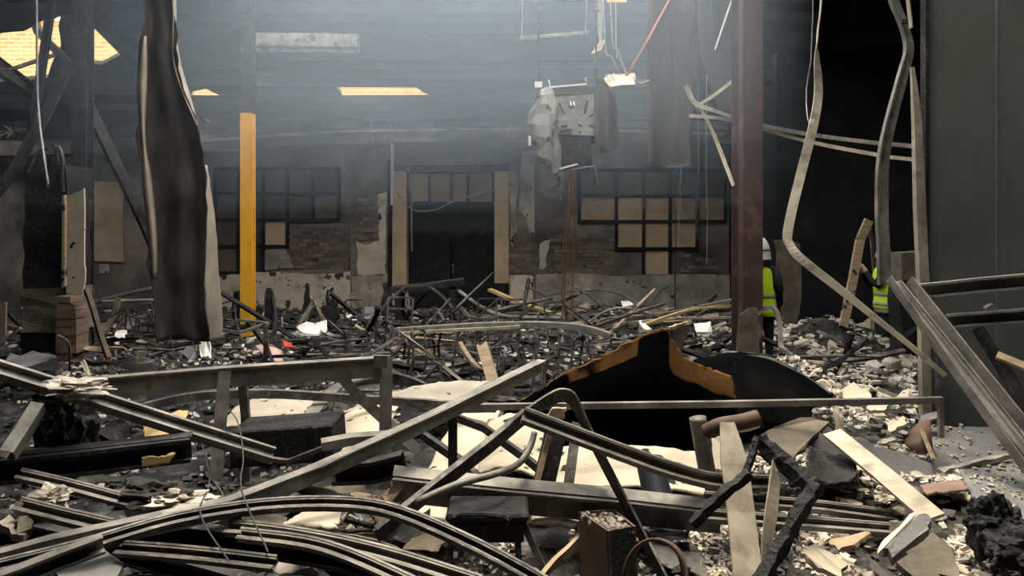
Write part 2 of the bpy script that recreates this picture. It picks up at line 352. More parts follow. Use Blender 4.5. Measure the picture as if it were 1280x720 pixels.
# header beam over the windows
hb = sweep('header_beam', [P(-100, 190, 15.7), P(250, 180, 15.7), P(420, 172, 15.7), P(640, 168, 15.7), P(800, 170, 15.7), P(960, 174, 15.7)], rect(.5, .30), M['soot_wall'], sm=3)
tag(hb, 'long sooty sagging beam above the windows and doors', 'beam')
lg = sweep('header_ledge', [P(255, 176, 15.4), P(420, 165, 15.4), P(640, 162, 15.4), P(800, 164, 15.4), P(905, 168, 15.4)], rect(.10, .05), M['greyplaster'], parent=hb, sm=3)
# skylight upstand and fringe of insulation
a, b = roofpt(312, 34), roofpt(447, 40); c, d = roofpt(447, 62), roofpt(312, 60)
def rp(q, dz=0): return Vector((q[0], q[1], zroof(q[1])+dz))
sk = empty('skylight_kerb', rp(c, 0), 'white box kerb around the roof light over the yellow post', 'skylight')
for q, s, nm in ((c, d, 'kerb_side'), (a, b, 'kerb_side'), (a, d, 'kerb_side'), (b, c, 'kerb_side')):
    slab(nm, [rp(q, -.05), rp(s, -.05), rp(s, .62), rp(q, .62)], .03, M['unit'], sk)
# neighbouring building in daylight, seen through the holes
nb = empty('brick_building', (0, 27, 0), 'orange brick building in daylight seen through the roof holes', 'building')
box('wall', (-2, 27.5, 7), (44, 1, 14), M['outerbrick'], nb)
for z in (6.2, 9.4): box('ledge', (-2, 26.9, z), (44, .3, .25), M['paleplaster'], nb)

# plaster plinth, pilasters, door
wallslab('plinth', [(272, 392), (272, 345), (300, 342), (330, 340), (360, 341), (400, 343), (440, 340), (484, 338), (484, 392)], YB-.03, .07, M['plaster'], wall, jag=.025, sub=3)
wallslab('plinth', [(668, 392), (668, 344), (700, 340), (745, 343), (790, 345), (850, 342), (925, 345), (925, 392)], YB-.03, .07, M['greyplaster'], wall, jag=.025, sub=3)
for x0, x1 in ((438, 484), (637, 670)):
    wblk('pilaster', x0, x1, 160, 392, .14, M['soot_wall'])
wallslab('plaster_patch', [(447, 303), (460, 306), (474, 300), (474, 342), (447, 344)], YB-.14, .03, M['paleplaster'], wall, jag=.03, sub=3)
wallslab('plaster_patch', [(474, 242), (482, 240), (482, 345), (474, 345)], YB-.14, .03, M['plaster'], wall, jag=.02, sub=3)
wallslab('plaster_patch', [(440, 346), (484, 342), (484, 392), (440, 392)], YB-.14, .03, M['greyplaster'], wall, jag=.02, sub=3)
wallslab('plaster_patch', [(638, 344), (667, 345), (667, 392), (638, 392)], YB-.14, .04, M['plaster'], wall, jag=.02, sub=3)
wallslab('plaster_patch', [(637, 215), (648, 215), (644, 262), (647, 290), (640, 308), (637, 300)], YB-.14, .03, M['greyplaster'], wall, jag=.03, sub=3)
wallslab('plaster_patch', [(652, 190), (668, 190), (668, 292), (660, 290), (655, 268), (650, 262)], YB-.14, .03, M['greyplaster'], wall, jag=.03, sub=3)
wallslab('plaster_patch', [(676, 303), (688, 301), (685, 318), (680, 336), (674, 336)], YB-.01, .03, M['paleplaster'], wall, jag=.03, sub=3)
wallslab('plaster_patch', [(676, 205), (704, 205), (702, 250), (686, 248), (676, 240)], YB-.01, .02, M['greyplaster'], wall, jag=.03, sub=3)
wallslab('plaster_patch', [(330, 312), (356, 310), (362, 322), (368, 336), (330, 337)], YB-.01, .03, M['greyplaster'], wall, jag=.02, sub=3)
# exposed bricks: one shared mesh, each an object under the wall
bm_me = bpy.data.meshes.new('brick'); bv, bf = box_geo((0, 0, 0), (.222, .05, .066)); bm_me.from_pydata(bv, [], bf); bm_me.materials.append(M['brick'])
wl = parent_loc(wall); nb_ = 0
def bricks(x0, x1, y0, y1, Y, keep=1):
    global nb_
    a, b = P(x0, y1, Y), P(x1, y0, Y); z = a.z+.04; row = 0
    while z < b.z:
        x = a.x+(.117 if row % 2 else 0)
        while x < b.x:
            if nb_ < 296 and random.random() < keep:
                o = bpy.data.objects.new('brick', bm_me); COL.objects.link(o); o.parent = wall
                o.location = Vector((x, Y-.006+random.uniform(-.008, .008), z))-wl; nb_ += 1
            x += .236
        z += .081; row += 1
bricks(364, 437, 280, 336, YB, .9); bricks(693, 768, 292, 340, YB, .85); bricks(454, 473, 246, 300, YB-.14); bricks(643, 664, 304, 341, YB-.14); bricks(842, 902, 315, 341, YB, .6)
# bricked and boarded windows
def window(n, xs, ys, skip, bright, label):
    a, b = P(xs[0], ys[-1], YB), P(xs[-1], ys[0], YB)
    w = empty('window_%d' % n, ((a.x+b.x)/2, YB-.02, a.z), label, 'window'); w['kind'] = 'structure'
    for i in range(len(xs)-1):
        for j in range(len(ys)-1):
            if (i, j) in skip: continue
            p, q = P(xs[i]+2, ys[j+1]-2, YB), P(xs[i+1]-2, ys[j]+2, YB)
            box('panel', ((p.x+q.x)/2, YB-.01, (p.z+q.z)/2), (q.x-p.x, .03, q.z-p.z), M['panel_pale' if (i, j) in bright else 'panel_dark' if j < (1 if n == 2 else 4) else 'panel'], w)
    for i, x in enumerate(xs):
        jj = [j for j in range(len(ys)-1) if (i, j) not in skip and i < len(xs)-1 or (i-1, j) not in skip and i > 0]
        if not jj: continue
        p, q = P(x, ys[max(jj)+1], YB), P(x, ys[min(jj)], YB); box('mullion', (p.x, YB-.03, (p.z+q.z)/2), (.07, .07, q.z-p.z+.07), M['char'], w)
    for j, y in enumerate(ys):
        ii = [i for i in range(len(xs)-1) if (i, j) not in skip and j < len(ys)-1 or (i, j-1) not in skip and j > 0]
        p, q = P(xs[min(ii)], y, YB), P(xs[max(ii)+1], y, YB); box('transom', ((p.x+q.x)/2, YB-.032, p.z), (q.x-p.x, .06, .075), M['char'], w)
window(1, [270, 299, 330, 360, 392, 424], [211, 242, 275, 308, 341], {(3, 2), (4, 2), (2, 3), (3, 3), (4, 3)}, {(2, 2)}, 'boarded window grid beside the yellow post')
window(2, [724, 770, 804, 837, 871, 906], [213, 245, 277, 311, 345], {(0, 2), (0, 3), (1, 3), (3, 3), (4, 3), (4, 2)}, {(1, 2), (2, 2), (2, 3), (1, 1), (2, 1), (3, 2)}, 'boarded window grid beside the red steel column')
wallslab('board', [(107, 226), (155, 228), (155, 328), (107, 326)], YB-.01, .03, M['panel'], wall, jag=.01, sub=2)
wallslab('board', [(125, 330), (137, 330), (137, 341), (125, 341)], YB-.01, .03, M['greyplaster'], wall)
for x in (60, 200, 236): box('mullion', (P(x, 0, YB).x, YB-.05, 1.9), (.12, .1, 2.8), M['char'], wall)
# doors
w = box('wall_backing', (P(563, 0, YB).x, YB+.55, 1.7), (3.4, .2, 3.8), M['black_wall']); tag(w, 'dark backing wall added to stop light behind the double doors', 'wall', kind='structure')  # unseen backing, added to keep light from leaking round the doors
dr = empty('door_1', (P(563, 390, YB).x, YB, 0), 'charred black double doors with cream jambs', 'door'); dr['kind'] = 'structure'
for x0, x1, y0, y1 in ((490, 508, 214, 354), (618, 636, 214, 354)):
    mesh('jamb', *yz(x0, x1, y0, y1, YB-.06, .3), M['jamb'], dr)
for x0, x1 in ((490, 508), (618, 636)): mesh('jamb_foot', *yz(x0, x1, 354, 392, YB-.055, .3), M['char' if x0 > 500 else 'jamb'], dr)
mesh('jamb_edge', *yz(484, 490, 200, 392, YB-.1, .3), M['char'], dr)
mesh('door_head', *yz(484, 640, 206, 214, YB-.08, .3), M['char'], dr)
for x0, x1 in ((513, 536), (538, 562), (566, 583), (587, 616)): mesh('panel', *yz(x0, x1, 217, 252, YB+.06, .06), M['panel'], dr)
for x in (510, 537, 564, 585, 617): mesh('mullion', *yz(x-2, x+2, 214, 258, YB+.03, .08), M['char'], dr)
mesh('transom', *yz(508, 618, 252, 259, YB+.02, .12), M['char'], dr)
for x0, x1 in ((511, 563), (565, 617)):
    lf = mesh('door_leaf', *yz(x0, x1, 259, 391, YB+.05, .05), M['char'], dr)
    for k in range(6): x = x0+3+k*8; mesh('board', *yz(x, x+7, 262, 389, YB+.035, .02), M['char'], lf)
sweep('pull_handle', [P(566, 330, YB+.03), P(566, 332, YB-.04), P(566, 340, YB-.04), P(566, 342, YB+.03)], ngon(.02, 6), M['palewire'], dr)
tag(sweep('conduit', [P(490, 160, 15.8), P(490, 256, 15.8)], ngon(.035, 6), M['white']), 'short white conduit hanging by the left door jamb', 'conduit')
# ------------------------------------------------------------------ columns and pillars
def vpost(name, px, Y, prof, m, label, cat, top=None, bot=None, parent=None, **kw):
    x = (px-640)/FPX*Y; z0 = H(x, Y)-.12 if bot is None else bot; z1 = zroof(Y)+.02 if top is None else top
    o = sweep(name, [(x, Y, z0), (x, Y, (z0+z1)/2), (x, Y, z1)], prof, m, parent=parent, up=(0, 1, 0), **kw)
    return tag(o, label, cat) if parent is None else o
# yellow post: bright below the smoke line, sooty above
yp = empty('steel_post', (P(307.5, 0, 11).x, 11, 0), 'yellow painted steel post standing in the debris', 'post')
zc = P(0, 141, 11).z
vpost('shaft', 307.5, 11, ibeam(.175, .16, .02), M['yellow'], None, None, top=zc, bot=0, parent=yp)
vpost('sooty_shaft', 307.5, 11, ibeam(.175, .16, .02), M['blackmetal'], None, None, bot=zc, parent=yp)
box('base_plate', (P(307.5, 0, 11).x, 10.95, .012), (.34, .34, .025), M['yellow'], yp)
# red oxide column
rc = empty('steel_column', (P(935, 0, 8.9).x, 8.9, 0), 'red-brown steel column beside the person in the white helmet', 'column')
vpost('shaft', 935, 8.9, ibeam(.25, .25, .02), M['redoxide'], None, None, bot=0, parent=rc)
box('base_plate', (P(935, 0, 8.9).x, 8.8, .012), (.42, .42, .025), M['redoxide'], rc)
box('web_infill', (P(935, 0, 8.9).x, 8.80, 2.5), (.235, .16, 5.0), M['redoxide'], rc)
o = wallslab('torn_board', [(922, 392), (937, 384), (951, 388), (947, 400), (953, 415), (947, 428), (953, 458), (921, 460)], 8.5, .02, M['tanblock'], jag=.015, sub=2)
tag(o, 'torn tan board leaning against the foot of the red column', 'board')
# masonry pillar on the left
pl = empty('brick_pillar', P(56, 470, 8.6), 'burnt masonry pillar with white board along one edge', 'pillar')
def pblock(nm, x0, x1, y0, y1, Y, d, m, seg=5, jit=.02):
    a, b = P(x0, y1, Y), P(x1, y0, Y); z = [a.z+(b.z-a.z)*i/seg for i in range(seg+1)]
    return sweep(nm, [((a.x+b.x)/2, Y+d/2, q) for q in z], rect(b.x-a.x, d), m, parent=pl, up=(0, 1, 0), jit=jit)
pblock('charred_shaft', 30, 84, 205, 364, 8.6, .5, M['char'], 7, .018)
pblock('scorched_block', 27, 82, 360, 384, 8.56, .55, M['tanblock'], 2, .02)
pblock('scorched_block', 27, 84, 385, 416, 8.56, .55, M['tanblock'], 2, .02)
pblock('charred_foot', 26, 84, 417, 496, 8.58, .5, M['char'], 3, .02)
wallslab('white_board', [(86, 246), (107, 236), (107, 330), (108, 342), (105, 366), (85, 366)], 8.55, .03, M['whiteboard'], pl, jag=.008, sub=3)
wallslab('board_edging', [(81, 245), (84, 244), (84, 357), (80, 360)], 8.5, .05, M['wood'], pl)
for k, (y0, y1, x0, x1) in enumerate(((368, 376, 86, 104), (377, 385, 86, 109), (386, 395, 86, 110), (396, 405, 86, 111), (406, 415, 86, 111), (416, 426, 86, 111), (427, 437, 86, 111), (438, 449, 86, 106), (450, 470, 86, 106))):
    wallslab('brick', [(x0, y0), (x1, y0), (x1, y1), (x0, y1)], 8.55, .25-.01*(k % 2), M['pinkbrick'], pl, jag=.005, sub=2)
for pts, r in (([(72, 205), (70, 185), (66, 182)], .02), ([(79, 240), (78, 200), (73, 184), (68, 190)], .025), ([(60, 235), (55, 190), (50, 165), (46, 140)], .015), ([(35, 215), (48, 190), (60, 186)], .02)):
    sweep('rebar', [P(x, y, 8.6) for x, y in pts], ngon(r, 5), M['studdark'], pl, sm=3)
vp = empty('steel_post', (P(98, 0, 9.4).x, 9.4, 0), 'dark sooty steel post rising behind the masonry pillar', 'post')
vpost('shaft', 98, 9.4, ibeam(.19, .19, .02), M['blackmetal'], None, None, bot=0, parent=vp)
box('base_plate', (P(98, 0, 9.4).x, 9.35, .012), (.34, .34, .025), M['blackmetal'], vp)
def strut(name, pts, prof, m, label, cat, sm=1, **kw): return tag(sweep(name, [P(*q) for q in pts], prof, m, sm=sm, **kw), label, cat)
strut('roof_brace', [(92, 85, 9.3), (60, 150, 9.2), (22, 218, 9.1), (0, 248, 9.0), (-20, 275, 8.9)], cee(.06, .12), M['blackmetal'], 'sooty brace sloping down from the dark post behind the masonry pillar', 'brace')
strut('roof_brace', [(100, 112, 9.5), (150, 215, 10), (182, 282, 10.4), (210, 350, 10.6)], rect(.07, .14), M['blackmetal'], 'dark timber brace sloping down behind the hanging roof sheet', 'brace')
strut('roof_strut', [(68, -20, 10.6), (56, 60, 10.6), (50, 100, 10.6), (42, 150, 10.6), (40, 180, 10.6)], rect(.09, .09), M['black_wall'], 'charred strut crossing the largest roof hole', 'strut')
strut('roof_strut', [(30, -10, 12.8), (48, 40, 12.8), (82, 75, 12.8), (95, 90, 12.8)], rect(.10, .12), M['black_wall'], 'charred strut across the corner of the largest roof hole', 'strut')
strut('roof_strut', [(-30, 85, 13.2), (10, 88, 13.2), (76, 66, 13.2), (110, 52, 13.2)], rect(.05, .06), M['studdark'], 'thin scorched rail strung across the largest roof hole', 'strut')
strut('steel_rod', [(44, -185, 9.0), (47, 120, 8.8), (50, 160, 8.55), (55, 200, 8.4), (60, 230, 8.36)], ngon(.014, 5), M['palewire'], 'thin bare rod dangling in front of the masonry pillar', 'rod')
# frayed insulation tuft
tf = empty('insulation_tuft', P(15, 170, 9.2), 'pale frayed tuft hanging on the sooty brace', 'insulation')
for k in range(14):
    a = random.uniform(0, 6.28); q = Vector((math.cos(a)*.13*random.random(), random.uniform(-.05, .05), random.uniform(-.05, .05)))
    c = P(14, 165, 9.2); sweep('strand', [c, c+q, c+q*2+Vector((0, 0, -.03))], rect(.018, .006), M['cream_steel'], tf, roll=[random.uniform(0, 180)]*2)

# ------------------------------------------------------------------ hanging roof sheets
Yh = 7.0
rows = []
for y, l, r in ((-366, 188, 203), (-250, 186, 206), (-110, 184, 210), (0, 181, 216), (75, 177, 222), (120, 174, 234), (155, 174, 244), (210, 178, 256), (260, 183, 258), (330, 188, 258), (380, 192, 259), (428, 196, 259)):
    rows.append([P(l, y, Yh-.10), P(l+(r-l)*.08, y, Yh+.02), P(l+(r-l)*.3, y, Yh+.06), P(l+(r-l)*.55, y-1, Yh+.02), P(l+(r-l)*.8, y, Yh+.05), P(r, y, Yh)])
hs = pixsheet if False else None
sh = gridsheet('roof_sheet', rows, M['sheet_grey'], nu=5, nv=4, th=.008, rough=.055, nscale=3.2, edge=.02)
tag(sh, 'tall sooty metal roof sheet hanging to the floor by the yellow post', 'metal sheet')
fl_ = gridsheet('torn_flap', [[P(a, y, Yh+.02), P((a+b)/2, y, Yh+.12), P(b, y, Yh+.30)] for y, a, b in ((208, 256, 258), (235, 257, 262), (262, 257, 267), (300, 257, 272), (340, 257, 275), (400, 258, 277), (426, 258, 276))], M['sheet_pale'], parent=sh, nu=3, nv=3, th=.006, rough=.02, edge=.01)
gridsheet('torn_flap', [[P(a, y, Yh-.01), P((a+b)/2, y, Yh+.06), P(b, y, Yh+.16)] for y, a, b in ((-120, 209, 213), (0, 216, 220), (40, 216, 220), (80, 217, 226), (120, 230, 238), (150, 243, 246), (156, 245, 247))], M['sheet_pale'], parent=sh, nu=2, nv=3, th=.006)
gridsheet('curled_edge', [[P(a, y, Yh-.13), P((a+b)/2, y, Yh-.17), P(b, y, Yh-.11)] for y, a, b in ((45, 178, 183), (90, 172, 184), (140, 173, 182), (180, 177, 182), (230, 178, 190), (300, 186, 196), (350, 190, 196))], M['sheet_pale'], parent=sh, nu=2, nv=3, th=.006)
rows = [[P(l, y, 9.7), P((l+r)/2, y, 9.85), P(r, y, 9.75)] for y, l, r in ((-98, 812, 872), (0, 812, 868), (60, 810, 866), (120, 809, 868), (170, 808, 866), (205, 809, 864), (210, 809, 845))]
tag(gridsheet('roof_sheet', rows, M['sheet_grey'], nu=4, nv=3, th=.01, rough=.05, edge=.02), 'grey sheet hanging in the smoke beside the red column', 'metal sheet')
rows = [[P(l, y, 10.3), P((l+r)/2, y, 10.4), P(r, y, 10.3)] for y, l, r in ((-66, 870, 925), (0, 872, 922), (90, 880, 918), (150, 905, 914))]
tag(gridsheet('roof_sheet', rows, M['sheet_grey'], nu=3, nv=3, th=.01, rough=.05, edge=.02), 'dark torn sheet tapering down behind the red column', 'metal sheet')
# ------------------------------------------------------------------ things hanging from the roof
Yu = 9.2
au = empty('ceiling_air_unit', P(715, 215, Yu), 'mangled grey ceiling air unit hanging above the debris', 'air unit')
# left casing flap: crumpled sheet bending round the corner
gridsheet('casing_side', [[P(688, 107, Yu+.1), P(676, 112, Yu-.05), P(676, 112, Yu-.1)], [P(697, 128, Yu+.1), P(684, 130, Yu-.1), P(666, 132, Yu-.05)], [P(697, 160, Yu+.1), P(685, 158, Yu-.12), P(659, 152, Yu-.02)], [P(701, 185, Yu+.1), P(689, 186, Yu-.12), P(665, 182, Yu)], [P(700, 206, Yu+.05), P(690, 210, Yu-.1), P(672, 200, Yu)], [P(700, 214, Yu+.02), P(694, 217, Yu-.05), P(690, 213, Yu)]], M['unit'], au, nu=2, nv=2, th=.008, rough=.03, nscale=8, edge=.01, smooth=False)
gridsheet('casing_side', [[P(744, 100, Yu+.05), P(757, 104, Yu-.08), P(764, 110, Yu)], [P(744, 130, Yu+.05), P(760, 130, Yu-.1), P(771, 132, Yu)], [P(743, 165, Yu+.05), P(760, 165, Yu-.08), P(774, 168, Yu)], [P(745, 190, Yu+.05), P(758, 190, Yu-.04), P(773, 184, Yu)]], M['sheet_grey'], au, nu=2, nv=2, th=.008, rough=.025, nscale=8, smooth=False)
bpn = wallslab('back_panel', [(688, 122), (742, 118), (744, 170), (690, 168)], Yu+.12, .03, M['unit'], au)
for q in ((699, 129, 705, 142), (731, 142, 734, 126), (692, 148, 698, 153), (736, 146, 742, 143), (736, 157, 741, 156), (702, 158, 709, 157), (722, 156, 728, 158), (700, 164, 714, 162)):
    sweep('slot', [P(q[0], q[1], Yu+.08), P(q[2], q[3], Yu+.08)], rect(.018, .02), M['char'], bpn)
for x, y in ((713, 127), (717, 127)): sweep('hook', [P(x, y, Yu+.07), P(x+1, y+5, Yu+.04)], rect(.012, .012), M['white'], bpn)
cav = mesh('fan_cavity', *join(box_geo(P(717, 190, Yu+.3), (.42, .36, .40)), box_geo(P(748, 150, Yu+.28), (.2, .3, .6))), M['blackmetal'], au)
box('top_case', P(716, 116, Yu+.3), (.58, .36, .10), M['sheet_grey'], au)
sweep('bracket', [P(686, 100, Yu-.05), P(688, 109, Yu-.05), P(733, 105, Yu-.05), P(732, 97, Yu-.05)], rect(.022, .02), M['white'], au)
sweep('bracket', [P(698, 214, Yu-.05), P(744, 207, Yu-.05), P(748, 230, Yu-.05), P(753, 231, Yu-.05)], rect(.03, .02), M['palewire'], au)
sweep('bracket', [P(699, 211, Yu-.08), P(722, 205, Yu-.08)], rect(.02, .02), M['white'], au)
for pts in ([(674, 110), (673, 45), (672, -143)], [(745, 100), (745, 60), (747, -143)]):
    sweep('hanger_rod', [P(x, y, Yu) for x, y in pts], ngon(.012, 5), M['studdark'], au)
box('hanger_block', P(673, 106, Yu), (.09, .06, .07), M['white'], au); box('hanger_block', P(662, 176, Yu-.03), (.03, .03, .12), M['white'], au)
for k, (x0, x1) in enumerate(((713, 703), (716, 706), (718, 716))):
    tag(sweep('copper_pipe', [P(x0, 205, Yu+.15), P(x0-1, 250, Yu+.2), P(x1+2, 300, Yu+.3), P(x1, 345, Yu+.4), P(x1, 400, Yu+.45)], ngon(.010, 6), M['copper'], sm=3), ['outer bent', 'inner bent', 'straight'][k]+' copper pipe trailing down from the mangled air unit', 'pipe')
# light batten, panel fitting and their wires
lb = empty('light_batten', P(690, 45, 10.2), 'pale light batten hanging crooked in the smoke', 'light')
sweep('body', [P(650, 46, 10.2), P(735, 39, 10.4)], chan(.10, .05), M['stud'], lb, up=(0, 0, -1))
for x, y in ((652, 46), (732, 39)): sweep('suspension_wire', [P(x, y, 10.25), RH(x+3, 10.3)], ngon(.006, 5), M['palewire'], lb)
pf = empty('ceiling_fitting', P(775, 108, 9.6), 'small torn pale ceiling fitting dangling on wires', 'fitting')
slab('plate', [P(755, 96, 9.6), P(770, 93, 9.6), P(792, 95, 9.6), P(793, 104, 9.5), P(762, 109, 9.5)], .03, M['cream_steel'], pf, jag=.015, sub=2)
for pts in ([(776, 95), (764, 70), (756, 52), (752, -119)], [(785, 96), (772, 62), (765, 45), (760, -119)], [(790, 98), (800, 104), (812, 100)], [(783, 96), (776, 75), (770, 55), (770, -119)]):
    sweep('wire', [P(x, y, 9.6) for x, y in pts], ngon(.008, 5), M['palewire'], pf, sm=3)
for x, y in ((758, 97), (764, 95), (787, 100), (790, 96)): slab('torn_tab', [P(x, y, 9.55), P(x+4, y-4, 9.55), P(x+5, y+4, 9.55)], .012, M['white'], pf)
tag(slab('torn_strip', [P(739, 68, 9.8), P(750, 53, 9.8), P(757, 50, 9.85), P(752, 62, 9.8)], .012, M['cream_steel']), 'small bright torn strip hanging above the air unit', 'metal strip')
strut('hanging_trim', [(748, -98, 9.82), (749, 20, 9.9), (751, 55, 9.9), (748, 60, 9.9)], rect(.10, .02), M['unit'], 'pale vertical trim hanging down to the torn strip', 'trim')
strut('sprinkler_pipe', [(784, 94, 9.7), (810, 50, 9.5), (838, -2, 9.5), (885, -95, 9.75)], ngon(.018, 6), M['copper'], 'thin red pipe slanting up from the torn ceiling fitting', 'pipe')
strut('hanging_strip', [(894, 62, 9.6), (903, 35, 9.65), (920, -15, 9.75), (948, -96, 9.8)], rect(.03, .01), M['palewire'], 'thin pale strip slanting up left of the red column', 'metal strip')
for k, pts in enumerate(([(466, 150), (463, 163), (466, 175), (468, 192)], [(486, 150), (489, 160), (490, 167)])):
    tag(sweep('hook_wire', [P(x, y, 15.3) for x, y in pts], rect(.025, .02), M['palewire'], sm=2), ['longer kinked', 'shorter'][k]+' pale wire dangling in front of the header beam', 'wire')
# rods around the red column
for k, (pts, w, m, lab) in enumerate((
 ([(856, 108, 9.6), (868, 130, 9.5), (890, 140, 9.3), (935, 155, 9.21), (1020, 172, 9.0), (1145, 186, 8.4), (1380, 200, 8.0)], .05, 'stud', 'bent grey stud passing behind the red column at head height'),
 ([(862, 147, 9.5), (900, 150, 9.3), (935, 158, 9.26), (1005, 178, 9.05), (1080, 193, 8.6), (1150, 203, 8.3), (1380, 220, 7.9)], .045, 'cream_steel', 'long pale rail running from the red column to the tall strip'),
 ([(870, 136, 9.5), (895, 121, 9.4), (922, 99, 9.3), (945, 78, 9.2)], .05, 'cream_steel', 'bright short strip slanting up behind the red column'),
 ([(872, 132, 9.6), (890, 165, 9.5), (905, 200, 9.3), (918, 233, 9.0)], .035, 'cream_steel', 'thin pale rod sloping down to the red column'))):
    tag(sweep('ceiling_rail', [P(*q) for q in pts], ell(w, w, .008), M[m], sm=3), lab, 'metal rail')
for k, (px, y0, y1, Y, r, lab) in enumerate(((845, 175, 405, 12.5, .012, 'long thin cable hanging before the boarded window'), (884, 210, 330, 12.2, .01, 'short thin cable hanging before the boarded window'), (742, 180, 245, 12.6, .008, 'short wire hanging left of the boarded window grid'), (850, 205, 300, 12.0, .009, 'bent wire hanging before the window boards'), (872, 210, 300, 12.6, .02, 'stiff sooty conduit hanging before the window boards'), (916, 150, 300, 9.6, .007, 'hair-thin wire hanging just left of the red column'))):
    pts = [RH(px, Y, 0)]+[P(px+random.uniform(-2, 2), y0+(y1-y0)*i/4, Y) for i in range(5)]
    tag(sweep('hanging_cable', pts, ngon(r, 5), M['palewire' if k % 2 else 'wire'], sm=2), lab, 'cable')
strut('door_cable', [(496, 240, 15.92), (515, 262, 15.9), (545, 262, 15.88), (570, 250, 15.9), (620, 238, 15.92)], ngon(.02, 6), M['palewire'], 'grey cable drooping across the top of the double doors', 'cable', sm=4)
strut('door_conduit', [(511, 210, 15.9), (514, 240, 15.9), (515, 314, 15.9)], rect(.05, .03), M['palewire'], 'pale conduit hanging down the edge of the left door leaf', 'conduit')

# ------------------------------------------------------------------ tall bent strips on the right
Ya = 6.6
cs0 = empty('ceiling_strip', P(984, 300, 6.4), 'long pale strip hanging from the roof and kinking down towards the grey panel', 'metal strip')
sweep('upper_length', [P(x, y, Y) for x, y, Y in ((1026, -425, 6.5), (1026, -220, 6.6), (1027, -20, 6.6), (1022, 40, 6.6), (1021, 70, 6.6), (1023, 115, 6.6), (1017, 155, 6.55), (1003, 210, 6.5), (990, 262, 6.45), (984, 296, 6.4), (988, 308, 6.38))], rect(.085, .010), M['cream_steel'], cs0, sm=4, up=(0, 1, 0), roll=[85, 85, 80, 75, 20, 10, -10, -25, -10, 20], taper=[.6, .6, .7, .9, 1.0, .95, .95, .95, .8])
sweep('lower_length', [P(x, y, Y) for x, y, Y in ((984, 298, 6.4), (992, 314, 6.36), (1012, 332, 6.3), (1044, 357, 6.2), (1090, 394, 6.0), (1140, 434, 5.8), (1182, 470, 5.7))], rect(.075, .012), M['cream_steel'], cs0, sm=4, up=(0, 1, 0), roll=[20, -20, -35, -35], taper=[1, 1, .9, .6, .5])
strut('thin_wire', [(1016, -425, 6.5), (1016, 20, 6.75), (1008, 110, 6.8), (1010, 150, 6.6), (1015, 152, 6.6)], ngon(.005, 5), M['palewire'], 'thin wire tied to the kinked pale strip', 'wire', sm=3)
box('wire_clip', P(1015, 151, 6.5), (.03, .03, .025), M['white'])['label'] = 'small white clip on the kinked pale strip'
bpy.data.objects['wire_clip']['category'] = 'clip'
cs = empty('roof_stud', P(1100, 350, 6.3), 'dark twisted roof stud hanging in front of the person taking a picture', 'metal stud')
pts = [(1084, -455, 6.35), (1090, -220, 6.2), (1108, -60, 6.2), (1119, 0, 6.2), (1130, 27, 6.2), (1138, 60, 6.2), (1130, 92, 6.2), (1114, 150, 6.2), (1104, 200, 6.2), (1102, 260, 6.2), (1104, 310, 6.2), (1105, 356, 6.2)]
sweep('web', [P(*q) for q in pts], rect(.095, .012), M['stud'], cs, sm=4, up=(0, 1, 0), roll=[20, 5, 0, 0, 0], taper=[.8, .8, .55, .9, 1.15, 1.15])
sweep('flange', [P(x-6, y, Y-.03) for x, y, Y in pts], rect(.014, .05), M['stud'], cs, sm=4, up=(0, 1, 0))
box('buckle', P(1130, 27, 6.15), (.06, .05, .03), M['blackmetal'], cs)
strut('hanging_strip', [(1130, -455, 6.36), (1134, -150, 6.0), (1135, 0, 6.0), (1139, 35, 6.0)], rect(.045, .01), M['cream_steel'], 'short pale strip hanging above the upright stud', 'metal strip')

# grey-green partition with its stud frame
Yp = 6.0
pt = empty('partition_panel', P(1215, 540, Yp), 'tall grey-green partition panel standing on the right', 'partition')
a, b = P(1156, 560, Yp), P(1500, -120, Yp)
mesh('board', *box_geo(((a.x+b.x)/2, Yp+.03, (.05+b.z)/2), (b.x-a.x, .05, b.z-.05)), M['greenpanel'], pt)
box('board_seam', (P(1246, 0, Yp).x, Yp+.002, 2.2), (.012, .008, 4.2), M['greyboard'], pt)
sweep('edge_trim', [(a.x-.005, Yp-.01, .05), (a.x-.005, Yp-.01, b.z)], rect(.03, .08), M['blackmetal'], pt, up=(0, 1, 0))
st = sweep('upright_stud', [P(1139, 84, 5.9), P(1143, 150, 5.9), P(1146, 260, 5.9), P(1150, 350, 5.9), P(1152, 440, 5.9), P(1154, 570, 5.9)], ell(.075, .06, .008), M['cream_steel'], sm=2, up=(0, 1, 0), taper=[.35, .8, 1, 1, 1, 1])
tag(st, 'pale upright steel stud standing at the edge of the grey-green panel', 'metal stud')
o = sweep('low_stud', [P(1171, 438, 5.85), P(1173, 500, 5.85), P(1175, 560, 5.85)], cee(.03, .05), M['studdark'], up=(0, 1, 0)); tag(o, 'short scorched stud stub at the foot of the grey-green panel', 'metal stud')

# collapsed channel frame in front of the partition
def beam(name, pts, prof, m, label, cat='steel beam', sm=1, **kw): return tag(sweep(name, [P(*q) for q in pts], prof, M[m], sm=sm, **kw), label, cat)
db = empty('steel_channel', P(1260, 560, 4.3), 'wide grey steel channel leaning diagonally against the panel', 'steel beam')
sweep('web', [P(1118, 352, 5.2), P(1200, 456, 4.75), P(1300, 582, 4.3)], rect(.125, .012), M['stud'], db, up=(.35, -1, .55))
sweep('flange', [P(1111, 348, 5.18), P(1192, 462, 4.73), P(1285, 590, 4.28)], rect(.012, .06), M['stud'], db, up=(.35, -1, .55))
sweep('flange', [P(1137, 350, 5.2), P(1215, 448, 4.75), P(1318, 575, 4.3)], rect(.014, .07), M['stud'], db, up=(.35, -1, .55))
sweep('rib', [P(1126, 352, 5.16), P(1208, 454, 4.71), P(1306, 578, 4.26)], rect(.016, .016), M['stud'], db, up=(.35, -1, .55))
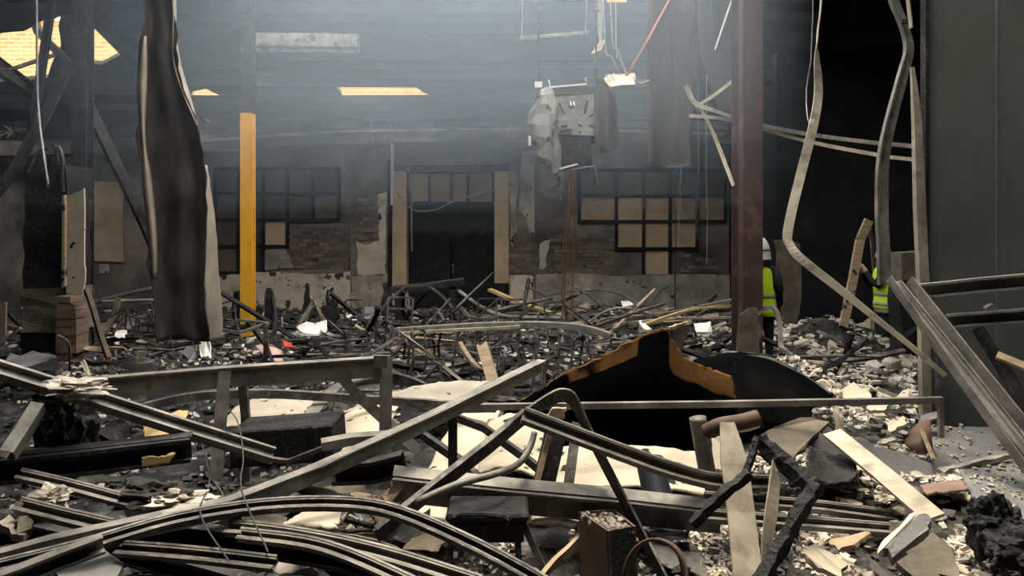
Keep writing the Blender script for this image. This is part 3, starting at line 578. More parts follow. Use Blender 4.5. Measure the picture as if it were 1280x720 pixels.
def hchan(name, pts, m, label, w=.06, h=.12):
    e = sweep(name, [P(*q) for q in pts], cee(w, h), M[m], up=(0, 0, 1)); return tag(e, label, 'steel beam')
hchan('frame_rail', [(1150, 372, 5.4), (1230, 364, 5.2), (1330, 356, 5.0)], 'stud', 'upper horizontal steel rail in front of the grey-green panel', .09, .10)
hchan('frame_rail', [(1186, 408, 5.3), (1240, 404, 5.15), (1330, 398, 5.0)], 'stud', 'lower horizontal steel rail in front of the grey-green panel', .09, .09)
tag(slab('rubble_piece', [P(1232, 384, 5.1), P(1243, 381, 5.1), P(1246, 387, 5.1), P(1236, 389, 5.1)], .04, M['rubble'], jag=.008, sub=2), 'small pale lump of plaster resting on the lower steel rail', 'rubble')
beam('dark_strut', [(1222, 410, 5.35), (1260, 470, 5.2), (1300, 540, 5.0)], rect(.1, .05), 'blackmetal', 'black strut sloping down behind the wide steel channel', 'strut')
beam('wood_batten', [(1246, 444, 5.0), (1290, 462, 4.9), (1330, 478, 4.8)], rect(.05, .03), 'wood', 'raw wooden batten sticking out behind the wide steel channel', 'batten', up=(0, -1, .6))
tb = empty('block_stack', (P(1126, 0, 9.4).x, 9.4, 0), 'tan scorched block on a charred stack behind the upright stud', 'block')
wallslab('tan_block', [(1112, 316), (1139, 314), (1140, 348), (1112, 350)], 9.4, .3, M['tanblock'], tb, jag=.01, sub=3)
wallslab('charred_base', [(1111, 350), (1140, 349), (1142, 462), (1110, 462)], 9.4, .3, M['char'], tb, jag=.02, sub=4)
beam('leaning_plank', [(1054, 408, 9.6), (1066, 350, 9.7), (1075, 300, 9.8), (1086, 275, 9.8)], rect(.11, .05), 'wood', 'pale wooden plank leaning beside the person taking a picture', 'plank', up=(0, 1, 0))
beam('leaning_stud', [(1097, 440, 10.3), (1093, 335, 10.2), (1090, 300, 10.1), (1084, 276, 9.95)], rect(.05, .03), 'stud', 'thin scorched stud leaning against the pale wooden plank', 'metal stud', up=(0, 1, 0))
o = wallslab('leaning_board', [(968, 300), (1002, 305), (1000, 350), (998, 422), (974, 424), (972, 350)], 11.2, .03, M['tanblock'], jag=.03, sub=3); tag(o, 'scorched tan board leaning against the charred inner wall', 'board')
beam('bent_stud', [(948, 392, 8.2), (966, 384, 8.1), (974, 402, 8.0), (976, 432, 7.9), (982, 438, 7.8), (1000, 456, 7.7)], rect(.05, .03), 'stud', 'bent grey stud curling down in front of the person in the white helmet', 'metal stud', sm=3)
# ------------------------------------------------------------------ people
def person(label, base, face, height, larm, rarm, lean=0, hat=True, short_vest=False):
    """face: heading in degrees (0 = looking away from the camera, +y); arms: lists of joint points (right, forward, up) in body units of 1.75 m"""
    k = height/1.75
    root = empty('person', base, label, 'person')
    ca, sa = math.cos(math.radians(face)), math.sin(math.radians(face))
    def L(r, f, u): f = f+lean*max(0, u-.9); return Vector((ca*r-sa*f, sa*r+ca*f, u))*k
    J, R, E = [], [], []
    def add(p, r, par=None):
        J.append(L(*p)); R.append(r if isinstance(r, tuple) else (r, r)); i = len(J)-1
        if par is not None: E.append((par, i))
        return i
    pel = add((0, 0, .95), (.15, .11)); wa = add((0, 0, 1.10), (.135, .10), pel); ch = add((0, .01, 1.28), (.155, .115), wa); st = add((0, 0, 1.40), (.13, .09), ch)
    nk = add((0, 0, 1.48), .055, st); hd0 = add((0, .015, 1.56), (.068, .075), nk); hd1 = add((0, .015, 1.64), (.075, .092), hd0); add((0, .01, 1.71), (.06, .07), hd1)
    nose = add((0, .115, 1.60), .014, hd1)
    for s, toe in ((-1, .0), (1, .03)):
        hp = add((s*.09, 0, .88), .095, pel); kn = add((s*.10, .03, .50), .062, hp); an = add((s*.11, -.01, .10), .045, kn); hl = add((s*.115, -.02, .04), .04, an); add((s*.13, .16, .03), .036, hl)
    handpts = []
    for s, arm in ((-1, larm), (1, rarm)):
        sh = add((s*.17, 0, 1.39), .062, st); el = add((s*arm[0][0], arm[0][1], arm[0][2]), .048, sh); wr = add((s*arm[1][0], arm[1][1], arm[1][2]), .031, el)
        d = (J[wr]-J[el]).normalized(); side = d.cross(Vector((0, 0, 1)));
        if side.length < .2: side = d.cross(L(1, 0, 0).normalized())
        side.normalize(); dn = d.cross(side)
        J.append(J[wr]+d*.07*k); R.append((.034, .02)); E.append((wr, len(J)-1)); pm = len(J)-1
        for q, ln in zip((-1.5, -.5, .5, 1.5), (.065, .078, .074, .058)):
            b0 = J[pm]+d*.02*k+side*q*.019*k; J.append(b0); R.append((.0095,)*2); E.append((pm, len(J)-1)); a0 = len(J)-1
            J.append(b0+d*ln*.5*k+dn*.008); R.append((.009,)*2); E.append((a0, len(J)-1)); J.append(b0+d*ln*.8*k+dn*.03*k); R.append((.008,)*2); E.append((len(J)-2, len(J)-1))
        t0 = J[wr]+d*.03*k-side*.03*k*s; J.append(t0); R.append((.012,)*2); E.append((wr, len(J)-1)); J.append(t0+d*.045*k-side*.022*k*s+dn*.02*k); R.append((.009,)*2); E.append((len(J)-2, len(J)-1))
        handpts.append(J[wr])
    me = bpy.data.meshes.new('body'); me.from_pydata(J, E, []); o = bpy.data.objects.new('body', me); COL.objects.link(o); o.parent = root
    o.modifiers.new('skin', 'SKIN'); sv = me.skin_vertices[0].data
    for i, r in enumerate(R): sv[i].radius = (r[0]*k, r[1]*k)
    sv[0].use_root = True
    o.modifiers['skin'].use_smooth_shade = True
    ss = o.modifiers.new('sub', 'SUBSURF'); ss.levels = 1; ss.render_levels = 2
    dg = bpy.context.evaluated_depsgraph_get(); em = bpy.data.meshes.new_from_object(o.evaluated_get(dg)); em.name = 'body'
    o.modifiers.clear(); o.data = em; em.materials.clear(); em.materials.append(M['cloth']); em.materials.append(M['skin'])
    for p in em.polygons:
        p.use_smooth = True; c = p.center
        if c.z > 1.475*k or min((c-h).length for h in handpts) < .02*k or any((c-h).length < .20*k and (c-h).length > 0 and c.z > .5*k and (c-J[0]).length > .2*k and min((c-h2).length for h2 in handpts) < .17*k and (c-h).dot((h-J[0]).normalized()) > -.01 for h in handpts): p.material_index = 1
    # vest: shell round the torso with straps, two tape bands
    def ring(u, a, b, n=20, gap=1.): return [L(a*math.cos(2*math.pi*i/n), b*math.sin(2*math.pi*i/n)+.005, u)+Vector(base) for i in range(n)]
    lv = [(.80, .200, .155), (.92, .195, .150), (1.04, .180, .138), (1.16, .183, .142), (1.26, .190, .148), (1.34, .186, .138), (1.41, .165, .112), (1.45, .115, .082), (1.47, .085, .07)]
    if short_vest: lv[0] = (.86, .205, .16)
    vs = []; fs = []; n = 20
    for u, a, b in lv: vs += ring(u, a, b)
    for i in range(len(lv)-1):
        for j in range(n): fs.append((i*n+j, i*n+(j+1) % n, (i+1)*n+(j+1) % n, (i+1)*n+j))
    v = mesh('safety_vest', vs, fs, M['hivis'], root, True, solid=.008)
    def at(u):
        for (u0, a0, b0), (u1, a1, b1) in zip(lv, lv[1:]):
            if u0 <= u <= u1: t = (u-u0)/(u1-u0); return a0+(a1-a0)*t+.006, b0+(b1-b0)*t+.006
    for u in (.93, 1.06):
        vs = ring(u-.025, *at(u-.025))+ring(u+.025, *at(u+.025)); mesh('reflective_band', vs, [(j, (j+1) % n, n+(j+1) % n, n+j) for j in range(n)], M['silverband'], v, True, solid=.006)
    # sleeves over the arm holes
    for s, arm in ((-1, larm), (1, rarm)):
        a = L(s*.165, 0, 1.40)+Vector(base); b = L(s*arm[0][0], arm[0][1], arm[0][2])+Vector(base)
        sweep('sleeve', [a+(a-b)*.12, a, a.lerp(b, .5), b], ngon(.072*k, 10), M['cloth'], root, smooth=True, taper=[.6, 1.05, .95, .82])
    # hair and helmet
    def dome(c, a, b, h, u0, n=18, m=7, flare=None):
        vs = []; fs = []
        if flare: vs += [L(c[0]+(a+flare)*math.cos(2*math.pi*i/n), c[1]+(b+flare*1.4)*math.sin(2*math.pi*i/n), c[2]-.006)+Vector(base) for i in range(n)]
        for j in range(m):
            t = j/m*math.pi/2; vs += [L(c[0]+a*math.cos(t)*math.cos(2*math.pi*i/n), c[1]+b*math.cos(t)*math.sin(2*math.pi*i/n), c[2]+h*math.sin(t))+Vector(base) for i in range(n)]
        r = len(vs)//n
        for j in range(r-1):
            for i in range(n): fs.append((j*n+i, j*n+(i+1) % n, (j+1)*n+(i+1) % n, (j+1)*n+i))
        vs.append(L(c[0], c[1], c[2]+h)+Vector(base)); fs += [((r-1)*n+i, (r-1)*n+(i+1) % n, len(vs)-1) for i in range(n)]
        return vs, fs
    vs = []
    for u, a, b, c in ((1.45, .085, .05, -.07), (1.52, .09, .075, -.04), (1.60, .092, .10, -.012), (1.68, .088, .105, -.005), (1.74, .05, .06, 0)): vs += [L(a*math.cos(x), c+b*math.sin(x), u)+Vector(base) for x in [math.pi*(-.08-.84*i/11) for i in range(12)]]
    mesh('hair', vs, [(j*12+i, j*12+i+1, (j+1)*12+i+1, (j+1)*12+i) for j in range(4) for i in range(11)], M['hair'], root, True, solid=.02)
    if hat:
        hm = mesh('safety_helmet', *dome((0, -.015, 1.55), .128, .155, .285, 0, flare=.010), M['helmet'], root, True, solid=.006)
        bandv = [L(.1255*math.cos(2*math.pi*i/18), -.015+.152*math.sin(2*math.pi*i/18), 1.655+dz)+Vector(base) for dz in (0, .014) for i in range(18)]
        mesh('helmet_strap', bandv, [(j, (j+1) % 18, 18+(j+1) % 18, 18+j) for j in range(18)], M['cloth'], hm, True, solid=.006)
    if short_vest:
        vs = ring(.80, .19, .145)+ring(.90, .188, .142); mesh('shirt_hem', vs, [(j, (j+1) % n, n+(j+1) % n, n+j) for j in range(n)], M['shirt'], root, True, solid=.006)
    return root, [h+Vector(base) for h in handpts]
p1, _ = person('person in white helmet and yellow hi-vis vest standing with back turned beside the red column', Vector((P(951, 0, 9.3).x, 9.3, .0)), -28, 1.66, [(.24, -.03, 1.13), (.23, .12, .93)], [(.245, -.05, 1.12), (.235, .08, .88)])
p2, hp = person('person in hi-vis vest raising both hands, half hidden by the hanging roof stud', Vector((P(1107, 0, 9.9).x, 9.9, .0)), 78, 1.60, [(.20, .17, 1.18), (.06, .26, 1.40)], [(.20, .17, 1.16), (.06, .27, 1.37)], lean=.05, short_vest=True, hat=False)
ph = (hp[0]+hp[1])/2+Vector((-.13, 0, .03))
ph_ = empty('mobile_phone', ph, 'small dark phone held up by the person behind the roof stud', 'phone')
box('phone_body', ph, (.012, .15, .075), M['blackmetal'], ph_, bevel=.003); box('screen', ph+Vector((.0075, 0, 0)), (.003, .135, .066), M['bluepipe'], ph_)
# ------------------------------------------------------------------ collapsed steelwork in the foreground
def channel(name, pts, m, label, w=.07, h=.10, sm=1, up=(0, 0, 1), kind='cee', **kw):
    pr = {'cee': lambda: cee(w, h), 'u': lambda: chan(w, h, .006), 'ceem': lambda: [(-a, b) for a, b in cee(w, h)], 'rect': lambda: rect(w, h), 'ell': lambda: ell(w, h, .006)}[kind]()
    return tag(sweep(name, [P(*q) for q in pts], pr, M[m], sm=sm, up=up, **kw), label, 'steel beam')
# standing frame with legs
sf = empty('steel_trestle', P(270, 560, 4.6), 'standing steel frame with a long top rail and upright legs', 'steel frame')
sweep('top_rail', [P(58, 492, 4.4), P(277, 473, 4.6), P(477, 460, 4.8)], rect(.02, .115), M['stud'], sf)
sweep('top_flange', [P(58, 478, 4.42), P(277, 460, 4.62), P(477, 447, 4.82)], rect(.09, .012), M['stud'], sf)
sweep('leg', [P(475, 447, 4.82), P(474, 530, 4.78), P(473, 612, 4.74)], ell(.08, .08, .008), M['stud'], sf, up=(0, 1, 0))
sweep('leg', [P(281, 464, 4.58), P(276, 520, 4.5), P(270, 600, 4.4)], rect(.075, .012), M['stud'], sf, up=(0, 1, 0))
sweep('leg', [P(303, 470, 4.64), P(307, 520, 4.84), P(308, 600, 4.98)], rect(.055, .03), M['stud'], sf, up=(0, 1, 0))
sweep('brace', [P(424, 468, 4.9), P(445, 492, 4.92), P(510, 552, 4.9), P(526, 566, 4.9)], rect(.07, .04), M['stud'], sf, up=(0, -1, .5))
box('corner_plate', P(476, 452, 4.76), (.09, .02, .08), M['stud'], sf)
# double-lipped track at the left
tr = empty('ceiling_track', P(150, 560, 3.9), 'double-lipped steel track sloping down under a clump of ash', 'steel track')
tp = [(-40, 452, 3.55), (0, 465, 3.6), (120, 502, 3.8), (240, 540, 4.0), (340, 571, 4.2)]
sweep('track_body', [P(*q) for q in tp], chan(.08, .04, .006), M['stud'], tr, up=(0, -.75, 1))
sweep('track_bed', [P(x, y+3, Y+.01) for x, y, Y in tp], rect(.066, .012), M['stud'], tr, up=(0, -.75, 1))
def lump(name, c, rx, ry, rz, m, parent=None, seed=0, sub=2, rough=.35, f=2.2):
    bm = bmesh.new(); bmesh.ops.create_icosphere(bm, subdivisions=sub, radius=1)
    for v in bm.verts:
        d = 1+rough*noise.fractal(v.co*f+Vector((seed*7.3, seed, 0)), .8, 2, 4); v.co = Vector((v.co.x*rx*d, v.co.y*ry*d, v.co.z*rz*d))
    vs = [v.co+Vector(c) for v in bm.verts]; fs = [[v.index for v in f_.verts] for f_ in bm.faces]; bm.free()
    return mesh(name, vs, fs, M[m], parent)
tag(lump('ash_clump', P(92, 485, 3.72), .17, .08, .045, 'rubble', seed=1, sub=4, rough=.6), 'pale clump of ash lying on the double-lipped track', 'ash clump')
tag(lump('ash_clump', P(60, 503, 3.70), .07, .06, .05, 'rubbledark', seed=2, sub=4, rough=.6), 'grey clump of ash stuck under the double-lipped track', 'ash clump')
tag(lump('charred_lump', P(86, 540, 3.9), .12, .14, .24, 'char', seed=3, sub=4, rough=.5), 'tall black charred lump below the ash clump', 'charred lump')
tag(sweep('channel_stub', [P(58, 515, 3.65), P(40, 545, 3.55), P(20, 576, 3.45)], cee(.06, .075), M['stud'], up=(.3, -1, .7)), 'short steel channel stub leaning on the charred lump', 'steel beam')
channel('dark_beam', [(-30, 604, 3.6), (110, 588, 3.75), (240, 572, 3.9)], 'blackmetal', 'dark box beam lying below the double-lipped track', .09, .12)
sweep('top_flange', [P(-30, 572, 3.6), P(110, 558, 3.75), P(240, 543, 3.9)], rect(.10, .008), M['blackmetal'], parent=bpy.data.objects['dark_beam'])
# long diagonal beam
channel('long_beam', [(-60, 735, 2.75), (60, 700, 2.85), (180, 672, 3.05), (290, 646, 3.3), (400, 602, 3.6), (540, 536, 4.1), (678, 466, 4.8)], 'stud', 'very long steel channel rising from the rails to the burnt sheet', .06, .075, sm=2, kind='ceem')
sweep('lip', [P(x, y-.08*FPX/Y, Y+.03) for x, y, Y in [(180, 672, 3.05), (290, 646, 3.3), (400, 602, 3.6), (540, 536, 4.1), (678, 466, 4.8)]], rect(.066, .010), M['stud'], parent=bpy.data.objects['long_beam'])
# bottom-left bundle of curved rails
def rails(name, pts, label, w=.075, h=.05, m='stud', up=(0, -.6, 1), sm=4):
    t = empty(name, P(*pts[len(pts)//2])-Vector((0, 0, h)), label, 'steel rail')
    sweep('rail_body', [P(*q) for q in pts], chan(w, h, .006), M[m], t, sm=sm, up=up)
    for s in (-1, 1): sweep('rail_lip', [P(*q) for q in pts], [(s*w/2-.0045, h-.002), (s*w/2+.0045, h-.002), (s*w/2+.0045, h+.003), (s*w/2-.0045, h+.003)], M[m], t, sm=sm, up=up)
    return t
rails('curved_rail', [(-60, 730, 2.6), (100, 690, 2.8), (220, 655, 3.0), (330, 637, 3.15), (430, 634, 3.2), (500, 646, 3.15), (600, 690, 3.0), (690, 740, 2.9)], 'long bowed rail arching over the other rails', .05, .035, m='studdark')
rails('curved_rail', [(285, 664, 3.08), (340, 669, 3.06), (420, 683, 3.0), (500, 703, 2.93), (600, 735, 2.83)], 'pale-lipped rail curving down beneath the bowed rail', .055, .035)
rails('curved_rail', [(300, 672, 3.0), (380, 682, 2.95), (440, 700, 2.85), (520, 736, 2.75)], 'shorter pale-lipped rail bending away under the bundle', .045, .03)
rails('curved_rail', [(25, 597, 3.52), (90, 612, 3.5), (165, 632, 3.48), (212, 644, 3.47)], 'straight twin-lipped rail running under the cloth-like ash heap', .05, .035)
rails('curved_rail', [(25, 636, 3.15), (80, 650, 3.1), (140, 664, 3.05)], 'short twin-lipped rail lying below the straight one', .055, .04)
rails('bottom_rail', [(150, 690, 2.85), (240, 697, 2.8), (345, 709, 2.75)], 'short dark rail lying beneath the bowed rail', .05, .03, m='studdark')
channel('bottom_beam', [(-40, 750, 2.38), (20, 728, 2.48), (75, 706, 2.58), (130, 686, 2.66)], 'stud', 'grey steel channel end poking up beside the bowed rail', .05, .06)
channel('bottom_beam', [(170, 668, 3.4), (300, 684, 3.3), (430, 705, 3.2), (520, 735, 3.1)], 'blackmetal', 'sooty steel channel running below the pale-lipped rails', .07, .09)
channel('bottom_beam', [(30, 668, 3.3), (170, 700, 3.1), (330, 745, 2.9)], 'studdark', 'scorched steel channel crossing beneath the dark channel', .06, .08)
tag(lump('ash_heap', P(190, 619, 3.54), .17, .10, .055, 'rubbledark', seed=5, sub=4, rough=.5), 'grey cloth-like ash heap on the twin-lipped rail', 'ash heap')
tag(lump('ash_heap', P(222, 628, 3.5), .15, .08, .05, 'rubble', seed=6, sub=4, rough=.7), 'pale crusted ash heap beside the grey one', 'ash heap')
tag(lump('ash_heap', P(62, 625, 3.3), .07, .06, .05, 'rubble', seed=7, sub=4, rough=.8), 'small crumbly ash heap at the end of the twin-lipped rail', 'ash heap')
tag(slab('plaster_slab', [P(64, 714, 2.75), P(130, 690, 2.9), P(152, 700, 2.85), P(148, 725, 2.7), P(90, 735, 2.65)], .03, M['greyboard'], jag=.01, sub=3), 'grey broken plaster slab beneath the rails', 'plaster slab')
tag(slab('plaster_slab', [P(0, 650, 3.1), P(12, 645, 3.15), P(38, 655, 3.1), P(30, 672, 3.0), P(15, 668, 3.0)], .03, M['rubble'], jag=.01, sub=3), 'pale broken plaster slab beside the short rail', 'plaster slab')
tag(slab('plaster_slab', [P(20, 650, 3.05), P(38, 645, 3.1), P(40, 658, 3.05), P(22, 665, 3.0)], .03, M['tanblock'], jag=.01, sub=3), 'small tan slab lying on the pale one', 'plaster slab')
# black box and flanged duct
bx = empty('black_casing', P(360, 575, 4.5), 'sooty black box casing lying beneath the standing frame', 'casing')
box('body', P(362, 548, 4.6), (.62, .35, .22), M['char'], bx, rot=Matrix.Rotation(math.radians(-4), 3, 'Y'), bevel=.01)
sweep('rim', [P(296, 568, 4.4), P(360, 577, 4.35), P(404, 560, 4.4)], rect(.035, .025), M['rubbledark'], bx)
box('end_cap', P(402, 548, 4.58), (.02, .34, .22), M['blackmetal'], bx)
channel('flanged_rail', [(402, 556, 4.28), (440, 549, 4.33), (495, 545, 4.38)], 'stud', 'pale flanged rail lying beside the black casing', .10, .05, kind='rect')
channel('crumpled_channel', [(420, 600, 4.2), (470, 598, 4.2), (510, 588, 4.2)], 'blackmetal', 'black crumpled channel under the long diagonal beam', .1, .12)
# main horizontal track with pale top
ht = empty('floor_track', P(800, 650, 4.0), 'long horizontal steel track lying in front of the bent arch', 'steel track')
sweep('top_flange', [P(492, 589, 3.95), P(640, 605, 3.97), P(760, 616, 4.0), P(884, 630, 4.0)], rect(.075, .014), M['stud'], ht, up=(0, -.5, 1))
sweep('web', [P(490, 612, 3.97), P(640, 627, 3.99), P(760, 638, 4.02), P(900, 652, 4.03)], rect(.03, .12), M['stud'], ht)
sweep('bottom_flange', [P(490, 600, 3.9), P(640, 616, 3.92), P(760, 627, 3.95), P(884, 641, 3.95)], rect(.02, .012), M['stud'], ht)
rails('floor_track', [(880, 626, 4.15), (960, 632, 4.2), (1030, 638, 4.2), (1118, 650, 4.2)], 'upper twin-lipped track sticking out past the white plank', .06, .04)
rails('floor_track', [(880, 648, 4.0), (960, 654, 4.0), (1040, 660, 4.0), (1112, 666, 4.0)], 'lower twin-lipped track sticking out past the white plank', .06, .04)
# bent portal strip and the channel leaning on it
bs = empty('bent_strip', P(690, 700, 3.8), 'wide steel strip bent into a sharp arch', 'steel strip')
sweep('arch', [P(*q) for q in ((470, 670, 3.55), (540, 614, 3.7), (610, 560, 3.9), (660, 518, 4.0), (688, 499, 4.08), (704, 494, 4.1), (718, 503, 4.1), (738, 545, 4.05), (766, 600, 3.95), (800, 665, 3.8), (838, 740, 3.6))], rect(.012, .095), M['studdark'], bs, sm=3, up=(0, -.55, 1))
sweep('edge_fold', [P(*q) for q in ((470, 661, 3.53), (540, 605, 3.68), (610, 551, 3.88), (656, 513, 3.98))], rect(.03, .012), M['studdark'], bs, sm=2, up=(0, -.5, 1))
cl = empty('leaning_channel', P(800, 620, 4.0), 'twin-lipped steel channel sloping down from the bent arch', 'steel beam')
lp = [(652, 522, 3.95), (720, 548, 3.95), (800, 578, 3.95), (860, 598, 4.02), (900, 606, 4.14), (965, 607, 4.25)]
sweep('channel_body', [P(*q) for q in lp], chan(.075, .045, .006), M['stud'], cl, sm=2, up=(0, -.9, 1))
for s in (-1, 1): sweep('channel_lip', [P(*q) for q in lp], [(s*.0375-.005, .044), (s*.0375+.005, .044), (s*.0375+.005, .049), (s*.0375-.005, .049)], M['stud'], cl, sm=2, up=(0, -.9, 1))
channel('cross_brace', [(565, 520, 5.0), (605, 535, 4.9), (660, 575, 4.6), (690, 600, 4.4)], 'blackmetal', 'black brace crossing under the bent arch', .03, .05, kind='rect')
channel('cross_brace', [(530, 545, 4.9), (575, 576, 4.6), (600, 600, 4.3)], 'blackmetal', 'black brace crossing the white sheets behind the arch', .04, .05, kind='rect')
channel('frame_upright', [(566, 522, 4.24), (566, 560, 4.24), (566, 640, 4.24)], 'blackmetal', 'short black upright among the white sheets', .05, .04, kind='rect', up=(0, 1, 0))
channel('frame_upright', [(697, 525, 4.3), (690, 560, 4.25), (680, 604, 4.2)], 'blackmetal', 'dark wide stud standing under the bent arch', .12, .05, kind='rect', up=(0, 1, 0))
channel('frame_upright', [(721, 528, 4.25), (717, 560, 4.2), (711, 604, 4.1)], 'stud', 'pale stud standing under the bent arch', .055, .02, kind='rect', up=(0, 1, 0))
channel('frame_upright', [(690, 533, 4.2), (681, 565, 4.2), (672, 600, 4.15)], 'wood', 'thin wooden batten standing under the bent arch', .03, .02, kind='rect', up=(0, 1, 0))
tag(slab('broken_board', [P(676, 530, 4.4), P(690, 512, 4.4), P(706, 508, 4.4), P(708, 520, 4.4), P(690, 535, 4.4)], .03, M['wood'], jag=.012, sub=3), 'splintered wooden board caught under the bent arch', 'board')
# grey snaking pipe under the arch
tag(sweep('bent_pipe', [P(*q) for q in ((668, 540, 4.1), (662, 560, 4.05), (648, 580, 3.95), (620, 592, 3.72), (570, 606, 3.58), (520, 628, 3.48))], ngon(.018, 7), M['stud'], sm=4, smooth=True), 'thin kinked grey pipe crossing below the arch', 'pipe')
# long thin rail across the burnt sheet
lr = empty('thin_rail', P(890, 512, 5.0), 'thin straight steel rail lying across the burnt black sheet', 'steel rail')
sweep('rail', [P(560, 509, 5.05), P(900, 505, 5.0), P(1178, 500, 4.95)], rect(.045, .04), M['stud'], lr)
sweep('end_leg', [P(1176, 500, 4.95), P(1176, 546, 4.95)], rect(.03, .03), M['stud'], lr, up=(0, 1, 0))

# ------------------------------------------------------------------ burnt curved sheets
def burn1(v, u):     # brown where the surface survived: along the upper edge and the right shoulder
    b = .75*(1-v/.07) if v < .07 else 0
    if u > .60: b = max(b, .72-max(0, v-.20)*6)
    if v < .16 and .22 < u < .40: b = max(b, .52)
    return b
top = [(628, 512), (660, 494), (700, 472), (748, 447), (800, 420), (822, 413), (836, 411), (842, 428), (858, 446), (884, 460), (914, 474)]
A = [P(x, y, 5.9-.03*i) for i, (x, y) in enumerate(top)]
xs_ = (640, 662, 700, 745, 792, 815, 832, 846, 864, 888, 914)
B = [P(x, 545, 6.05-.03*i) for i, x in enumerate(xs_)]
Mid = [(a*.55+b*.45)+Vector((0, -.10, 0)) for a, b in zip(A, B)]
D = [P(x, 590, 6.25-.03*i) for i, x in enumerate(xs_)]
tag(gridsheet('burnt_sheet', [A, Mid, B, D], M['burnt_ply'], nu=8, nv=12, th=.018, rough=.025, nscale=3, burn=burn1, edge=.025), 'large black burnt curved sheet with brown scorched edge', 'burnt sheet')
tag(gridsheet('torn_corner', [[P(833, 411, 5.70), P(848, 406, 5.72), P(863, 402, 5.75)], [P(838, 424, 5.72), P(850, 420, 5.74), P(858, 418, 5.76)], [P(845, 440, 5.72), P(850, 441, 5.74), P(852, 436, 5.76)]], M['greyboard'], nu=4, nv=4, th=.012, edge=.015), 'grey folded corner rising at the peak of the burnt sheet', 'board')
tag(sweep('brown_edge', [P(836, 411, 5.68), P(850, 406, 5.71), P(864, 402, 5.74)], rect(.03, .02), M['wood'], sm=4, jit=.006), 'pale brown splintered lip along the folded corner', 'splinter')
A = [P(*q) for q in ((862, 462, 6.6), (880, 447, 6.6), (920, 440, 6.55), (960, 446, 6.5), (1000, 466, 6.4), (1046, 498, 6.2))]
B = [P(*q) for q in ((866, 492, 6.2), (886, 480, 6.1), (920, 476, 6.0), (955, 482, 5.9), (990, 492, 5.8), (1020, 508, 5.7))]
C_ = [P(*q) for q in ((868, 540, 5.9), (890, 535, 5.8), (920, 532, 5.7), (950, 530, 5.7), (980, 532, 5.6), (1005, 536, 5.5))]
tag(gridsheet('burnt_sheet', [A, B, C_], M['burnt_ply'], nu=6, nv=8, th=.018, rough=.03, nscale=3, burn=lambda v, u: 0., edge=.03), 'smaller black burnt humped sheet beside the large one', 'burnt sheet')
tag(gridsheet('sheet_rim', [[P(*q) for q in ((925, 444, 6.5), (965, 447, 6.45), (1003, 467, 6.35), (1048, 500, 6.15))], [P(*q) for q in ((925, 449, 6.45), (962, 455, 6.4), (994, 476, 6.3), (1030, 506, 6.1))]], M['rubbledark'], nu=8, nv=3, th=.02, rough=.02), 'grey ashy rim curling over the humped burnt sheet', 'metal strip')

# ------------------------------------------------------------------ pale sheets and boards
def plate(name, pix, m, label, th=.014, jag=.012, sub=4, cat='board'): return tag(slab(name, [P(*q) for q in pix], th, M[m], jag=jag, sub=sub), label, cat)
def sheet(name, a, b, c, d, m, label, bow=.05, th=.014, rough=.02, edge=.02, cat='board'):
    """bowed rectangular sheet, corners a b (far edge) c d (near edge)"""
    a, b, c, d = P(*a), P(*b), P(*c), P(*d); rows = []
    for v in (0, .33, .67, 1):
        l, r = a.lerp(d, v), b.lerp(c, v); rows.append([l.lerp(r, u)+Vector((0, 0, bow*4*u*(1-u)-bow*.5)) for u in (0, .33, .67, 1)])
    return tag(gridsheet(name, rows, M[m], nu=6, nv=6, th=th, rough=rough, edge=edge), label, cat)
sheet('white_sheet', (300, 502, 6.0), (392, 499, 6.1), (372, 528, 5.4), (266, 536, 5.2), 'whiteboard', 'pale sheet lying under the frame leg by the black casing', .03)
sheet('white_sheet', (470, 494, 6.6), (612, 474, 6.8), (556, 508, 6.1), (420, 514, 5.9), 'whiteboard', 'large cream sheet lying flat behind the long diagonal beam', .05)
sheet('white_sheet', (404, 530, 5.7), (498, 504, 5.75), (482, 538, 5.1), (436, 572, 4.95), 'whiteboard', 'cream bent sheet showing between the frame legs', .06)
sheet('white_sheet', (574, 512, 5.9), (625, 512, 5.9), (585, 640, 4.4), (500, 646, 4.3), 'whiteboard', 'long cream sheet sloping down under the black brace', .03)
sheet('white_sheet', (612, 520, 5.6), (700, 520, 5.4), (672, 592, 4.7), (596, 590, 4.8), 'dustboard', 'dusty cream sheet standing behind the bent arch', .05)
sheet('white_sheet', (700, 556, 5.35), (880, 564, 5.35), (900, 618, 4.68), (690, 612, 4.65), 'dustboard', 'wide pale sheet with burn holes under the leaning channel', .05)
sheet('white_sheet', (395, 630, 3.9), (446, 628, 3.9), (420, 660, 3.5), (352, 656, 3.5), 'whiteboard', 'pale slab lying between the bowed rail and the long beam', .01, .03)
sheet('white_sheet', (510, 618, 4.5), (566, 612, 4.5), (556, 650, 4.15), (500, 646, 4.15), 'whiteboard', 'pale broken slab beneath the horizontal track', .01, .03)
sheet('white_sheet', (665, 632, 4.25), (728, 636, 4.25), (722, 660, 3.95), (668, 656, 3.95), 'whiteboard', 'spotted pale slab below the horizontal track', .01, .03)
sheet('brown_board', (460, 640, 4.15), (490, 612, 4.4), (506, 622, 4.35), (478, 668, 3.78), 'rust', 'dark brown board wedged under the bowed rail', .01, .03)
sheet('osb_board', (180, 530, 4.7), (235, 512, 4.8), (228, 550, 4.3), (178, 556, 4.2), 'osb', 'ochre board lying behind the double-lipped track', .02)
sheet('osb_board', (176, 573, 3.735), (216, 568, 3.775), (212, 577, 3.77), (176, 582, 3.735), 'osb', 'small ochre board scrap caught on the dark box beam', .0)
